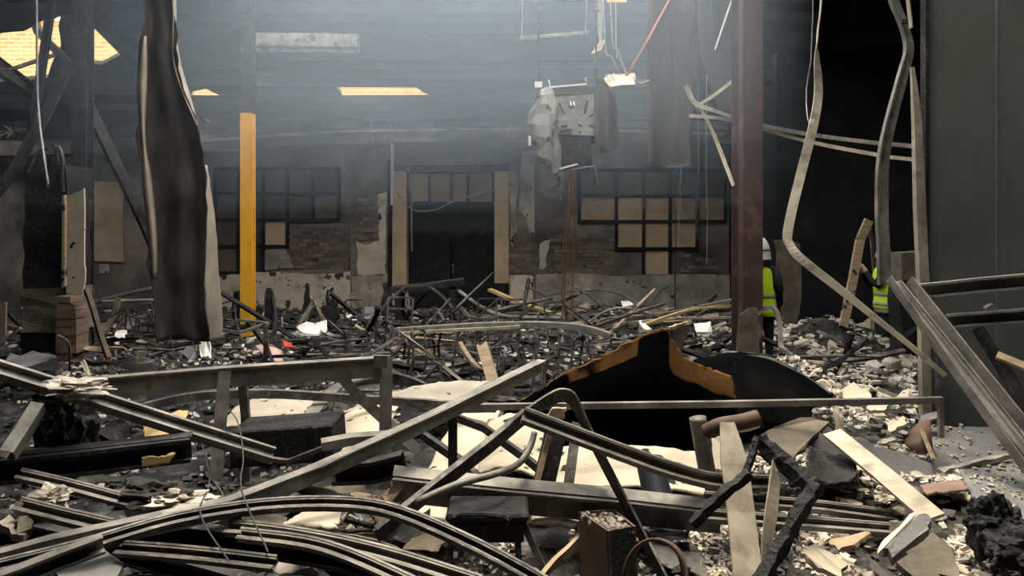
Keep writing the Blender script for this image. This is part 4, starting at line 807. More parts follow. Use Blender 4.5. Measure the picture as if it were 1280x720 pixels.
plate('torn_foam', [(474, 628, 3.9), (494, 604, 3.9), (500, 604, 3.9), (502, 614, 3.9), (484, 630, 3.85)], 'wood', 'crumbly yellow torn foam piece under the horizontal track', .05, cat='foam')
# black device with rubble on top
dv = empty('burnt_machine', P(610, 665, 3.75), 'burnt black box-shaped machine with rubble on its lid', 'machine')
box('lid', P(610, 636, 3.7), (.40, .26, .04), M['char'], dv, bevel=.012); box('body', P(612, 655, 3.7), (.34, .22, .10), M['blackmetal'], dv, bevel=.01)
sweep('carry_bar', [P(572, 650, 3.58), P(578, 643, 3.54), P(628, 645, 3.54), P(634, 656, 3.58)], ngon(.012, 6), M['blackmetal'], dv, sm=2)
for x0, x1 in ((566, 560), (650, 690), (646, 650)): sweep('leg', [P(x0, 645, 3.66), P(x1, 735, 3.55)], rect(.03, .03), M['blackmetal'], dv, up=(0, 1, 0))
# open box with rubble
ob = empty('metal_box', P(757, 720, 3.6), 'open rusty metal box filled with grey rubble', 'box')
slab('side', [P(725, 640, 3.8), P(760, 664, 3.55), P(764, 760, 3.5), P(728, 760, 3.7)], .012, M['rust'], ob)
slab('side', [P(760, 664, 3.55), P(792, 658, 3.65), P(796, 760, 3.6), P(764, 760, 3.5)], .012, M['char'], ob)
slab('side', [P(725, 640, 3.8), P(766, 637, 3.95), P(768, 740, 3.85), P(728, 760, 3.7)], .012, M['rust'], ob)
slab('side', [P(766, 637, 3.95), P(792, 658, 3.65), P(796, 760, 3.6), P(768, 740, 3.85)], .012, M['rust'], ob)
qs = [P(727, 648, 3.78), P(760, 670, 3.57), P(790, 664, 3.66), P(765, 645, 3.92)]; rr = random.Random(3); gs = []
for _ in range(170):
    u, v = rr.random(), rr.random(); s = rr.uniform(.012, .03)
    gs.append(box_geo(qs[0].lerp(qs[3], u).lerp(qs[1].lerp(qs[2], u), v)+Vector((0, 0, rr.uniform(-.01, .02))), (s, s*rr.uniform(.6, 1.4), s*.7), Matrix.Rotation(rr.uniform(0, 6), 3, Vector((rr.random(), rr.random(), rr.random())))))
tag(mesh('rubble_fill', *join(*gs), M['rubble'], ob), kind='stuff')
# pipes
def pipe(name, pts, r, m, label, sm=4, n=14, **kw): return tag(sweep(name, [P(*q) for q in pts], ngon(r, n), M[m], sm=sm, smooth=True, **kw), label, 'pipe')
pipe('vent_pipe', [(872, 522, 4.4), (876, 545, 4.4), (884, 590, 4.4)], .05, 'stud', 'short grey pipe end standing up beside the white plank')
pipe('blue_pipe', [(812, 575, 4.5), (822, 620, 4.36), (836, 665, 4.22), (852, 712, 4.1)], .085, 'bluepipe', 'thick blue-grey pipe running down under the horizontal track')
dr_ = empty('burnt_drum', P(805, 720, 3.55), 'burnt curved drum shell beside the open box', 'drum')
ar = [(774, 790), (776, 730), (786, 695), (802, 678), (820, 674), (840, 684), (852, 710), (856, 790)]
gridsheet('shell', [[P(x, y, 3.20) for x, y in ar], [P(x+6, y, 3.42) for x, y in ar]], M['rust'], dr_, nu=4, nv=3, th=.01)
pipe('bent_tube', [(883, 540, 4.3), (900, 532, 4.25), (925, 528, 4.2), (948, 522, 4.2)], .045, 'rust', 'short brown tube lying across the grey pipe end')
# planks at the right
pk = [(909, 528, 4.15), (918, 580, 4.0), (926, 640, 3.85), (937, 740, 3.6)]
tag(sweep('white_plank', [P(*q) for q in pk], rect(.145, .014), M['cream_steel'], sm=2, up=(0, 1, 0), taper=[.55, 1.02, 1, 1.0], roll=[0, 4, -4]), 'wide white plank standing among the charred sticks', 'plank')
tag(sweep('twisted_strip', [P(*q) for q in ((966, 575, 4.0), (968, 600, 3.96), (964, 640, 3.88), (958, 680, 3.8), (955, 705, 3.76))], rect(.075, .010), M['cream_steel'], sm=4, up=(0, 1, 0), roll=[60, 30, 10, 20, 50], taper=[.3, 1, 1, .9, .8]), 'twisted pale strip standing beside the white plank', 'metal strip')
def charred(name, pts, r, label, **kw): return tag(sweep(name, catmull([P(*q) for q in pts], 6), rect(r, r*.8), M['char'], jit=r*.12, **kw), label, 'charred stick')
charred('charred_stick', [(1022, 606, 3.7), (1000, 640, 3.65), (975, 685, 3.6), (945, 735, 3.5)], .06, 'long charred stick leaning beside the twisted strip')
charred('charred_stick', [(866, 656, 3.65), (900, 622, 3.65), (936, 592, 3.7)], .05, 'charred stick crossing in front of the white plank')
charred('charred_stick', [(928, 600, 3.8), (940, 570, 3.85), (946, 545, 3.9)], .03, 'thin charred stick rising behind the white plank')
charred('charred_stick', [(946, 548, 4.2), (980, 580, 4.1), (1012, 606, 4.0)], .09, 'thick charred timber sloping down behind the twisted strip')
tag(sweep('pale_plank', [P(*q) for q in ((1040, 541, 4.7), (1100, 590, 4.25), (1168, 648, 3.85))], rect(.12, .02), M['cream_steel'], up=(-.2, -.5, 1), sm=2), 'pale plank lying down the rubble slope', 'plank')
tag(sweep('grey_plank', [P(*q) for q in ((984, 544, 5.0), (1080, 566, 4.9), (1194, 606, 4.7))], rect(.16, .02), M['greyboard'], up=(0, -.9, .6), sm=2, taper=[.5, 1, 1]), 'long grey plank lying behind the pale plank', 'plank')
plate('curled_board', [(938, 560, 4.7), (960, 535, 4.9), (1010, 520, 5.2), (1036, 528, 5.2), (1010, 552, 4.8), (985, 585, 4.5)], 'tanblock', 'curled scorched board lying behind the long grey plank', .02)
plate('board_shard', [(986, 534, 5.2), (1006, 528, 5.2), (1002, 548, 5.0), (994, 568, 4.9)], 'whiteboard', 'pale shard standing at the end of the long grey plank')
plate('board_shard', [(1040, 500, 5.1), (1050, 498, 5.1), (1050, 520, 5.05), (1060, 545, 5.0), (1046, 540, 5.0)], 'cream_steel', 'narrow pale twisted shard hanging from the thin rail', .01)
plate('board_shard', [(898, 530, 4.9), (950, 520, 5.0), (948, 530, 4.8), (902, 542, 4.7)], 'whiteboard', 'pale shard lying behind the wide white plank', .02)
plate('board_shard', [(888, 548, 4.66), (901, 545, 4.66), (903, 590, 4.5), (892, 585, 4.5)], 'whiteboard', 'pale upright shard beside the grey pipe end', .02)
# slabs along the grey-green panel
sheet('grey_slab', (1150, 532, 5.7), (1310, 540, 5.7), (1310, 590, 4.85), (1170, 592, 4.75), 'greyboard', 'flat grey slab lying against the foot of the grey-green panel', .0, .03, .015)
sheet('grey_slab', (1196, 586, 4.75), (1330, 570, 4.85), (1350, 680, 3.8), (1235, 652, 3.9), 'greyboard', 'large dark grey slab lying on the rubble slope', .0, .03, .015)
tag(sweep('slab_edge', [P(1176, 590, 4.72), P(1240, 574, 4.75), P(1300, 566, 4.8)], rect(.05, .03), M['rubble'], jit=.008, sm=5), 'broken pale edging between the two grey slabs', 'edging')
sheet('peach_board', (1150, 606, 4.4), (1205, 602, 4.4), (1210, 614, 4.2), (1156, 616, 4.2), 'pinkbrick', 'peach coloured board scrap at the edge of the slabs', .0)
tag(gridsheet('brown_shell', [[P(1130, 548, 5.1), P(1150, 528, 5.2), P(1163, 524, 5.2)], [P(1132, 556, 5.0), P(1150, 548, 4.95), P(1164, 548, 5.0)], [P(1140, 562, 4.95), P(1152, 566, 4.9), P(1166, 566, 4.95)]], M['rust'], nu=5, nv=5, th=.012), 'brown curved shell lying at the corner of the grey slab', 'shell')
tag(sweep('thin_batten', [P(1152, 536, 5.0), P(1158, 552, 4.9), P(1167, 574, 4.75)], rect(.025, .015), M['wood'], up=(0, 1, 0)), 'thin pale batten leaning on the brown shell', 'batten')
# big broken chunks at the bottom right
def chunkblock(name, pix, th, m, label): return tag(slab(name, [P(*q) for q in pix], th, M[m], jag=.012, sub=3), label, 'rubble')
chunkblock('plaster_block', [(1104, 684, 3.65), (1150, 642, 3.85), (1164, 646, 3.85), (1160, 664, 3.75), (1116, 696, 3.6)], .05, 'greyboard', 'grey-faced plaster block tilted on the rubble')
chunkblock('plaster_block', [(1098, 690, 3.62), (1112, 664, 3.75), (1140, 640, 3.9), (1156, 640, 3.9), (1110, 690, 3.65)], .03, 'paleplaster', 'cream plaster slab under the grey-faced block')
chunkblock('plaster_block', [(1134, 690, 3.6), (1168, 664, 3.7), (1196, 690, 3.55), (1200, 724, 3.4), (1160, 716, 3.45)], .06, 'tanblock', 'tan broken block lying against the grey-faced block')
chunkblock('plaster_block', [(1120, 700, 3.5), (1140, 692, 3.55), (1186, 730, 3.35), (1160, 745, 3.3)], .04, 'tanblock', 'narrow tan slab below the grey-faced block')
tag(lump('charred_lump', P(1246, 660, 3.7), .12, .12, .15, 'char', seed=9, sub=4, rough=.5), 'big black charred lump on the rubble slope', 'charred lump')
tag(lump('charred_lump', P(1285, 690, 3.5), .16, .14, .10, 'char', seed=10, sub=4, rough=.5), 'low black charred lump beside the big one', 'charred lump')
plate('board_shard', [(1222, 638, 3.9), (1240, 630, 3.95), (1248, 634, 3.95), (1232, 648, 3.85)], 'wood', 'small wooden shard on top of the big charred lump', .02)
plate('board_shard', [(1035, 676, 3.7), (1060, 672, 3.75), (1088, 664, 3.8), (1072, 682, 3.65), (1050, 688, 3.6)], 'wood', 'curled tan shard lying on the grey gravel')
plate('board_shard', [(1000, 686, 3.6), (1022, 680, 3.65), (1058, 706, 3.5), (1048, 722, 3.4), (1014, 702, 3.5)], 'whiteboard', 'pale flat shard lying beside the long charred stick', .025)
sheet('metal_tray', (1010, 560, 4.7), (1075, 566, 4.7), (1072, 604, 4.3), (1008, 600, 4.3), 'char', 'black crumpled tray under the pale plank', -.05)
sheet('scorched_panel', (1000, 590, 4.72), (1075, 595, 4.72), (1076, 612, 4.5), (1000, 610, 4.5), 'tanblock', 'scorched brown panel below the black tray', .02)
for k, (q, lab) in enumerate((([(1058, 482, 5.9), (1066, 478, 6.0), (1086, 492, 5.7), (1092, 508, 5.5), (1060, 500, 5.6), (1050, 492, 5.7)], 'hexagonal cream board piece behind the thin rail'), ([(1086, 502, 5.5), (1112, 502, 5.5), (1106, 514, 5.3), (1082, 512, 5.3)], 'flat cream board piece lying under the thin rail'), ([(1112, 500, 5.5), (1130, 488, 5.7), (1140, 486, 5.7), (1132, 506, 5.4)], 'curved cream board piece leaning on the upright stud'), ([(1148, 518, 5.5), (1176, 514, 5.6), (1178, 524, 5.4), (1150, 526, 5.4)], 'grey board piece at the foot of the upright stud'), ([(1108, 528, 5.2), (1130, 520, 5.3), (1134, 530, 5.1), (1112, 540, 5.0)], 'pale board piece behind the brown shell'))):
    plate('board_piece', q, 'whiteboard' if k != 3 else 'greyboard', lab, .02)
# thin dark wires hanging off the roof sheet
for k, pts in enumerate(([(213, 420, 6.9), (222, 470, 6.5), (238, 510, 5.5), (250, 545, 4.6), (262, 600, 3.9), (250, 640, 3.0), (285, 700, 2.7)], [(240, 425, 6.9), (254, 465, 6.2), (284, 508, 5.0), (298, 530, 4.1), (304, 572, 3.6), (302, 612, 3.15), (335, 690, 2.75)])):
    tag(sweep('dangling_wire', [P(*q) for q in pts], ngon(.0035, 5), M['wire'], sm=5), ['thin black wire trailing from the roof sheet over the ash heap', 'thin black wire trailing from the roof sheet over the casing'][k], 'wire')

# ------------------------------------------------------------------ burnt furniture and wreckage between the foreground and the doors
def on(px, Y, dz=0): x = (px-640)/FPX*Y; return Vector((x, Y, H(x, Y)+dz))
# charred posts
for k, (px, y0, Y, r, lab) in enumerate(((336, 360, 11.2, .13, 'charred post stump beside the yellow post'), (384, 354, 12.2, .10, 'slim charred post stump before the plaster plinth'), (417, 372, 10.6, .15, 'thick ragged charred post stump'), (410, 362, 10.8, .06, 'thin charred splinter beside the thick stump'), (482, 354, 11.8, .11, 'charred post stump left of the double doors'), (353, 420, 10.2, .05, 'thin charred stub before the yellow post'), (296, 364, 11.6, .12, 'charred stump just behind the yellow post'))):
    b = on(px, Y, -.1); t = P(px, y0, Y)
    tag(sweep('charred_post', [b.lerp(t, i/8)+Vector((random.uniform(-.015, .015), 0, 0)) for i in range(9)], rect(r, r), M['char'], up=(0, 1, 0), jit=.012, taper=[1, 1, .9, 1, .8, .5]), lab, 'charred post')
# charred table
ct = empty('charred_table', on(525, 11.2), 'charred table frame standing before the double doors', 'table')
sweep('top', [P(490, 362, 11.2), P(530, 359, 11.2), P(560, 354, 11.2), P(580, 352, 11.2)], rect(.5, .09), M['char'], ct, jit=.015)
for px, Y in ((498, 11.0), (502, 11.5), (566, 11.0)): sweep('leg', [P(px, 362, Y), P(px, 385, Y), on(px, Y, -.05)], rect(.10, .10), M['char'], ct, up=(0, 1, 0), jit=.012)
# long bowed strips and pipes with their own place
def mid(name, pts, prof, m, lab, cat='metal strip', sm=4, **kw): return tag(sweep(name, [P(*q) for q in pts], prof, M[m], sm=sm, **kw), lab, cat)
mid('bowed_pipe', [(556, 352, 11.2), (575, 365, 11), (600, 383, 10.8), (625, 394, 10.6), (660, 397, 10.4), (700, 398, 10.4)], ngon(.03, 7), 'stud', 'grey pipe sagging down from the charred table', 'pipe')
mid('bent_strip', [(536, 358, 10.9), (552, 370, 10.8), (565, 385, 10.7), (575, 402, 10.6)], rect(.08, .02), 'blackmetal', 'dark strip drooping from the charred table')
mid('bowed_strip', [(495, 413, 8.5), (560, 409, 8.4), (620, 406, 8.3), (690, 406, 8.3), (735, 411, 8.2), (764, 420, 8.1)], rect(.11, .06), 'stud', 'long bowed strip lying over the chair frames')
mid('bowed_strip', [(500, 417, 8.4), (560, 413, 8.3), (625, 410, 8.2), (650, 408, 8.2)], rect(.05, .03), 'cream_steel', 'pale strip lying along the long bowed strip')
mid('bowed_strip', [(686, 369, 12), (720, 364, 12), (760, 364, 12), (785, 372, 11.8), (800, 384, 11.6)], rect(.06, .03), 'stud', 'thin arched strip before the grey plinth')
mid('yellow_batten', [(612, 362, 12.2), (650, 378, 11.8), (688, 391, 11.4)], rect(.10, .04), 'osb', 'yellowish batten lying before the right door jamb', 'batten')
mid('bent_tube', [(618, 388, 11), (650, 381, 11.2), (690, 372, 11.6)], ngon(.025, 6), 'stud', 'thin tube crossing the yellowish batten', 'pipe')
mid('hoop_tube', [(735, 404, 10.4), (755, 390, 10.4), (775, 385, 10.4), (800, 388, 10.4), (825, 396, 10.2)], ngon(.02, 6), 'stud', 'thin tube hoop standing over the strips', 'pipe')
mid('bowed_strip', [(745, 408, 9.2), (790, 392, 9.6), (830, 380, 10)], rect(.05, .03), 'studdark', 'dark strip slanting up toward the window boards')
mid('bowed_strip', [(760, 398, 9.8), (830, 392, 9.8), (890, 380, 9.8), (920, 374, 9.8)], rect(.08, .03), 'stud', 'long grey strip running up to the red column')
mid('bowed_strip', [(780, 404, 9.6), (850, 398, 9.6), (918, 397, 9.6)], rect(.05, .03), 'cream_steel', 'pale strip lying level with the red column foot')
mid('bowed_strip', [(800, 408, 9.2), (860, 388, 9.6), (915, 382, 9.8)], rect(.04, .03), 'osb', 'yellowish strip slanting up to the red column')
mid('curved_strip', [(440, 478, 7.2), (480, 472, 7.2), (510, 476, 7.1), (545, 492, 6.9)], rect(.05, .09), 'studdark', 'dark curved strip arching behind the frame post')
mid('curved_strip', [(380, 530, 5.3), (400, 505, 5.6), (425, 482, 6.2), (470, 468, 6.6)], rect(.10, .02), 'stud', 'grey curved strip rising behind the standing frame')
mid('low_rail', [(170, 512, 5.2), (240, 496, 5.4), (330, 492, 5.5), (440, 498, 5.6), (620, 510, 5.6)], rect(.05, .06), 'studdark', 'low dark rail running behind the frame legs')
mid('low_rail', [(480, 500, 5.8), (560, 512, 5.7), (620, 512, 5.6)], rect(.05, .03), 'stud', 'short grey rail lying on the cream sheets')
mid('wood_stump', [(603, 432, 7.6), (610, 455, 7.4), (618, 482, 7.2)], rect(.11, .08), 'wood', 'split pale timber standing among the chair frames', 'timber', up=(0, 1, 0), sm=1)
mid('curved_strip', [(574, 428, 7.7), (588, 450, 7.6), (604, 464, 7.5), (616, 468, 7.4)], rect(.06, .03), 'wood', 'bent pale slat resting against the split timber', 'slat')
mid('left_tube', [(113, 380, 10.5), (150, 370, 10.5), (190, 361, 10.5), (215, 358, 10.5)], ngon(.035, 7), 'stud', 'grey tube slanting up behind the roof sheet', 'pipe')
mid('left_tube', [(128, 377, 10.2), (190, 375, 10.2), (230, 375, 10.2)], ngon(.025, 6), 'cream_steel', 'pale level tube running behind the roof sheet', 'pipe')
mid('left_strip', [(130, 412, 9.6), (142, 395, 9.6), (148, 372, 9.6)], rect(.07, .02), 'cream_steel', 'pale bent strip standing beside the masonry pillar', up=(0, 1, 0))
mid('left_strip', [(140, 420, 9.2), (152, 400, 9.2), (160, 384, 9.2), (130, 400, 9.2)], rect(.05, .02), 'stud', 'bent strip hooked over near the masonry pillar', sm=1)
mid('left_strip', [(108, 362, 8.4), (116, 385, 8.3), (126, 420, 8.2), (136, 448, 8.1)], rect(.05, .05), 'rust', 'rusty bar leaning against the masonry pillar', 'bar')
mid('left_strip', [(0, 428, 8.2), (10, 422, 8.2), (26, 410, 8.2)], rect(.03, .03), 'cream_steel', 'pale bar lying left of the masonry pillar', 'bar')
tag(slab('left_slab', [P(0, 450, 7.6), P(30, 440, 7.8), P(68, 446, 7.6), P(20, 462, 7.2), P(0, 464, 7.1)], .05, M['greyboard'], jag=.03, sub=4), 'rough grey slab lying at the foot of the masonry pillar', 'slab')
tag(slab('left_slab', [P(10, 464, 7.0), P(50, 452, 7.2), P(72, 446, 7.3), P(68, 462, 7.0), P(20, 470, 6.8)], .05, M['char'], jag=.02, sub=3), 'charred slab under the rough grey one', 'slab')
tag(slab('white_triangle', [P(100, 452, 6.6), P(104, 449, 6.6), P(112, 469, 6.5), P(106, 464, 6.5)], .02, M['whiteboard'], jag=.004, sub=2), 'small white pointed shard beside the pillar foot', 'shard')
tag(slab('pale_scrap', [P(-2, 380, 9), P(7, 378, 9), P(6, 432, 9), P(-2, 436, 9)], .03, M['whiteboard']), 'pale scrap beyond the masonry pillar', 'shard')
mid('bent_hoop', [(276, 406, 8.6), (300, 400, 8.6), (335, 404, 8.6), (300, 416, 8.2), (276, 412, 8.2)], rect(.035, .03), 'stud', 'thin bent metal hoop around the yellow post foot', 'metal hoop', sm=1)
mid('frame_leg_back', [(331, 404, 8.5), (333, 430, 8.5), (330, 452, 8.5)], rect(.05, .03), 'studdark', 'upright leg standing beside the yellow post foot', 'bar', up=(0, 1, 0))
for q, m, lab, cat in (([(370, 408), (384, 402), (404, 408), (398, 418), (376, 415)], 'paper', 'pile of white paper scraps before the charred stumps', 'paper'), ([(394, 404), (407, 400), (408, 412), (402, 414)], 'paper', 'white torn card beside the paper pile', 'paper'), ([(320, 432), (334, 429), (352, 438), (354, 452), (334, 450)], 'pinkpaper', 'pale pink packaging scrap near the yellow post', 'packaging'), ([(352, 425), (364, 430), (371, 436), (356, 432)], 'redpaper', 'bright red packaging scrap near the charred stumps', 'packaging'), ([(432, 394), (446, 391), (452, 397), (440, 402)], 'paper', 'white scrap on the heap before the pilaster', 'paper'), ([(776, 376), (788, 376), (792, 381), (778, 384)], 'paper', 'white block scrap on the strips before the window', 'scrap'), ([(798, 400), (806, 404), (816, 412), (806, 412)], 'paper', 'white torn scrap behind the burnt sheet peak', 'scrap'), ([(868, 404), (888, 402), (890, 414), (870, 414)], 'paper', 'white box scrap left of the red column foot', 'scrap'), ([(452, 385), (470, 382), (472, 402), (456, 405)], 'greyboard', 'blue-grey board scrap before the pilaster', 'scrap'), ([(150, 395), (176, 390), (180, 405), (158, 412)], 'greyboard', 'grey board scrap between pillar and roof sheet', 'scrap'), ([(144, 414), (158, 412), (156, 420), (144, 420)], 'paper', 'white scrap between pillar and roof sheet', 'scrap'), ([(215, 432), (246, 430), (244, 452), (218, 455)], 'greyboard', 'grey board scrap under the hanging roof sheet', 'scrap'), ([(248, 426), (262, 424), (264, 450), (252, 452)], 'paper', 'pale board scrap under the hanging roof sheet', 'scrap')):
    Y = 9.3 if q[0][1] > 395 else 11.5
    tag(slab('scrap', [P(x, y, Y-.15*i) for i, (x, y) in enumerate(q)], .025, M[m], jag=.012, sub=3), lab, cat)
# burnt chair frames, one built, the rest copied
def make_chair():
    r = empty('chair_frame', (0, 0, 0), '', 'chair')
    w, d, sh, bh = .40, .40, .44, .82
    t = rect(.028, .028); m = M['studdark']
    sweep('seat_frame', [(-w/2, -d/2, sh), (w/2, -d/2, sh), (w/2, d/2, sh), (-w/2, d/2, sh), (-w/2, -d/2+.01, sh)], t, m, r)
    for sx in (-1, 1):
        sweep('leg', [(sx*w/2, -d/2, sh), (sx*(w/2+.01), -d/2-.03, 0)], t, m, r, up=(0, 1, 0))
        sweep('leg', [(sx*w/2, d/2, sh), (sx*(w/2+.01), d/2+.05, 0)], t, m, r, up=(0, 1, 0))
    bk = sweep('backrest', [(-w/2, d/2, sh), (-w/2, d/2+.06, bh-.03), (-w/2+.03, d/2+.065, bh), (w/2-.03, d/2+.065, bh), (w/2, d/2+.06, bh-.03), (w/2, d/2, sh)], t, m, r)
    sweep('back_rail', [(-w/2, d/2+.03, .64), (w/2, d/2+.03, .64)], t, m, bk)
    sweep('stretcher', [(-w/2, -d/2-.015, .2), (-w/2, d/2+.02, .2)], t, m, r); sweep('stretcher', [(w/2, -d/2-.015, .2), (w/2, d/2+.02, .2)], t, m, r)
    return r
CHAIRS = []
proto = make_chair(); rn = random.Random(5); first = True
spots = [(520, 8.6), (548, 9.4), (585, 9.2), (610, 8.4), (640, 8.0), (640, 9.0), (690, 9.3), (705, 8.2), (745, 8.6), (600, 10.0), (560, 10.2), (700, 10.2), (500, 9.8), (470, 10.2), (450, 9.2), (540, 8.0), (800, 10.2), (850, 10.0), (430, 10.6), (670, 7.6), (715, 7.7), (240, 10.5), (190, 10.0), (150, 10.8), (280, 10.2), (640, 11.2)]
for i, (px, Y) in enumerate(spots):
    c = proto if first else copy_tree(proto); first = False
    up = rn.random()
    tip = rn.choice((0, 0, .25, 1.4, 1.7, -1.5)) if i % 3 else 0
    c.location = on(px, Y, (-.06 if abs(tip) < 1 else .16)); c.rotation_euler = (tip, rn.uniform(-.2, .2)+(1.5 if up > .85 else 0), rn.uniform(0, 6.28)); s = rn.uniform(.66, .84); c.scale = (s, s, s)
    if px < 400: c['label'] = 'burnt black chair frame in the wreckage between the pillar and the yellow post'
    elif abs(tip) < 1 and up <= .85: c['label'] = 'burnt black chair frame still upright among the wreckage before the double doors'
    else: c['label'] = 'burnt black chair frame toppled among the wreckage before the double doors'
    if px >= 400: c['label'] = c['label'].replace('among the wreckage before the double doors', 'just behind the large burnt sheet' if Y < 8.3 and px > 600 else 'in front of the boarded window by the red column' if px > 735 else 'beside the charred table' if px < 570 else 'below the long bowed strip' if Y > 9.3 else 'around the split pale timber' if px < 660 else 'in front of the long bowed strip')
    c['group'] = 'burnt chair frames in the wreckage'; CHAIRS.append(c)

# find a clear resting place for loose pieces: nudge a piece until its mesh passes through nothing
from mathutils.bvhtree import BVHTree
PLACED = []
def geo_of(r):
    V, F = [], []
    def walk(o, mw):
        if o.type == 'MESH':
            n = len(V); V.extend(mw @ v.co for v in o.data.vertices); F.extend(tuple(i+n for i in p.vertices) for p in o.data.polygons)
        for c in o.children: walk(c, mw @ c.matrix_basis)
    walk(r, r.matrix_basis); return V, F
def boxed(V, F): return BVHTree.FromPolygons(V, F), Vector([min(v[i] for v in V) for i in range(3)]), Vector([max(v[i] for v in V) for i in range(3)])
def hits(t): return sum(len(t[0].overlap(q[0])) for q in PLACED if all(t[1][i] <= q[2][i] and q[1][i] <= t[2][i] for i in range(3)))
SKIP = ('ash_bed', 'ceiling', 'wall_', 'roof_', 'brick_building', 'chair_frame', 'camera', 'sun')
def settle(r, tries=40, reach=.3):
    p0 = r.location.copy(); best = None
    for k in range(tries):
        a = random.uniform(0, 6.28); d = reach*k/tries*random.uniform(.5, 1.6) if k else 0
        x, y = p0.x+math.cos(a)*d, p0.y+math.sin(a)*d
        if k and blocked(x, y, .1): continue
        r.location = (x, y, p0.z+H(x, y)-H(p0.x, p0.y)+(random.uniform(0, .05) if k else 0)); V, F = geo_of(r); t = boxed(V, F); h = hits(t)
        if any(blocked(v.x, v.y) for v in V[::3]): h += 50
        if best is None or h < best[0]: best = (h, r.location.copy(), t)
        if h == 0: break
    r.location = best[1]; PLACED.append(best[2])
for o in list(bpy.data.objects):
    if o.parent is None and not o.name.startswith(SKIP) and o.type in ('MESH', 'EMPTY'):
        V, F = geo_of(o)
        if V: PLACED.append(boxed(V, F))
for o in CHAIRS: settle(o)
# scattered metal strips and sticks
def scatter_strip(px, Y, kind, zone, lean):
    b = on(px, Y, rn.uniform(-.03, .05)); L_ = rn.uniform(.35, 1.3); a = rn.uniform(0, 6.28); el = rn.uniform(0, .22) if rn.random() < .85 else rn.uniform(.4, 1.0)
    el *= lean
    d = Vector((math.cos(a)*math.cos(el), math.sin(a)*math.cos(el)*.6, math.sin(el)))*L_
    n = Vector((-d.y, d.x, .3)).normalized()*rn.uniform(-.1, .1)*L_
    pts = [b, b+d*.35+n, b+d*.7+n*rn.uniform(.2, 1.4), b+d]
    names = {'strip': ('metal_strip', rect(rn.uniform(.03, .07), .012), rn.choice(('stud', 'stud', 'studdark', 'cream_steel')), 'bent grey metal strip'), 'tube': ('metal_tube', ngon(.014, 6), rn.choice(('stud', 'studdark')), 'thin bent metal tube'),
             'angle': ('metal_angle', ell(.045, .045), rn.choice(('studdark', 'stud')), 'buckled metal angle'), 'stick': ('charred_stick', rect(.05, .04), 'char', 'charred wooden stick'), 'slat': ('wood_lath', rect(.06, .02), 'wood', 'half-burnt pale wooden lath')}
    nm, pr, m, lab = names[kind]
    o = tag(sweep(nm, pts, pr, M[m], sm=2, roll=[rn.uniform(0, 180), rn.uniform(0, 180)], jit=.006 if kind == 'stick' else 0), lab+' '+zone[0], {'stick': 'charred stick', 'slat': 'lath'}.get(kind, 'metal strip'), lab+'s '+zone[1]); settle(o)
zones = [('lying in the wreckage before the double doors', 'before the doors', (440, 760), (7.2, 12.5), 150, .75), ('in the wreckage between the pillar and the yellow post', 'by the pillar', (0, 320), (7.6, 12.5), 75, .7), ('in the heap before the window boards', 'before the windows', (760, 920), (8.8, 13), 55, .7),
         ('in the rubble behind the humped burnt sheet', 'behind the humped sheet', (960, 1130), (6.8, 8.8), 24, .6), ('among the charred stumps by the yellow post', 'by the stumps', (320, 470), (8, 12.5), 62, .7), ('among the foreground rails', 'among the rails', (0, 480), (3.4, 5.2), 26, .3), ('in the gravel below the horizontal track', 'below the track', (500, 1100), (3.7, 4.8), 14, .3)]
for z in zones:
    for k in range(z[4]):
        u = rn.random(); kind = 'strip' if u < .38 else 'tube' if u < .58 else 'angle' if u < .72 else 'stick' if u < .92 else 'slat'
        scatter_strip(rn.uniform(*z[2]), rn.uniform(*z[3]), kind, z, z[5])

# crumpled sheet scraps and charred lumps lying between the rails
rs = random.Random(31)
def crumple(px, py, Y, size, m, label, grp):
    c = P(px, py, Y); a = rs.uniform(0, 6.28); t = rs.uniform(-.5, .5); e1 = Vector((math.cos(a), math.sin(a)*.7, t*.5))*size; e2 = Vector((-math.sin(a), math.cos(a)*.7, rs.uniform(-.4, .5)))*size*rs.uniform(.4, .9)
    rows = [[c+e1*(u-.5)+e2*(v-.5)+Vector((0, 0, rs.uniform(-.25, .25)*size*.5)) for u in (0, .33, .67, 1)] for v in (0, .5, 1)]
    o = tag(gridsheet('crumpled_sheet', rows, M[m], nu=3, nv=3, th=.006, edge=size*.06, rough=.02, nscale=6, smooth=False), label, 'metal sheet', grp); settle(o)
for x0, x1, y0, y1, Y0, Y1, n, lab, grp in ((0, 470, 585, 715, 3.6, 2.9, 26, 'crumpled %s sheet scrap wedged among the curved rails', 'sheet scraps among the rails'), (120, 480, 500, 575, 5.4, 4.2, 14, 'crumpled %s sheet scrap around the standing steel trestle', 'sheet scraps by the trestle'), (480, 880, 620, 715, 4.2, 3.6, 14, 'crumpled %s sheet scrap under the horizontal track', 'sheet scraps under the track'), (880, 1240, 560, 700, 4.6, 3.6, 16, 'crumpled %s sheet scrap on the rubble slope', 'sheet scraps on the slope'), (120, 900, 400, 470, 10.5, 7.4, 26, 'crumpled %s sheet scrap in the wreckage before the doors', 'sheet scraps before the doors')):
    for _ in range(n):
        u = rs.random(); py = y0+(y1-y0)*u; px = rs.uniform(x0, x1); Y = FPX*(CZ-rs.uniform(.12, .26))/(py-HOR)
        m, cn = rs.choice((('blackmetal', 'black'), ('studdark', 'grey'), ('char', 'charred'), ('tanblock', 'brown'), ('stud', 'pale')))
        crumple(px, py, Y, rs.uniform(.12, .34)*(1.5 if Y > 6 else 1), m, lab % cn, cn+' '+grp)
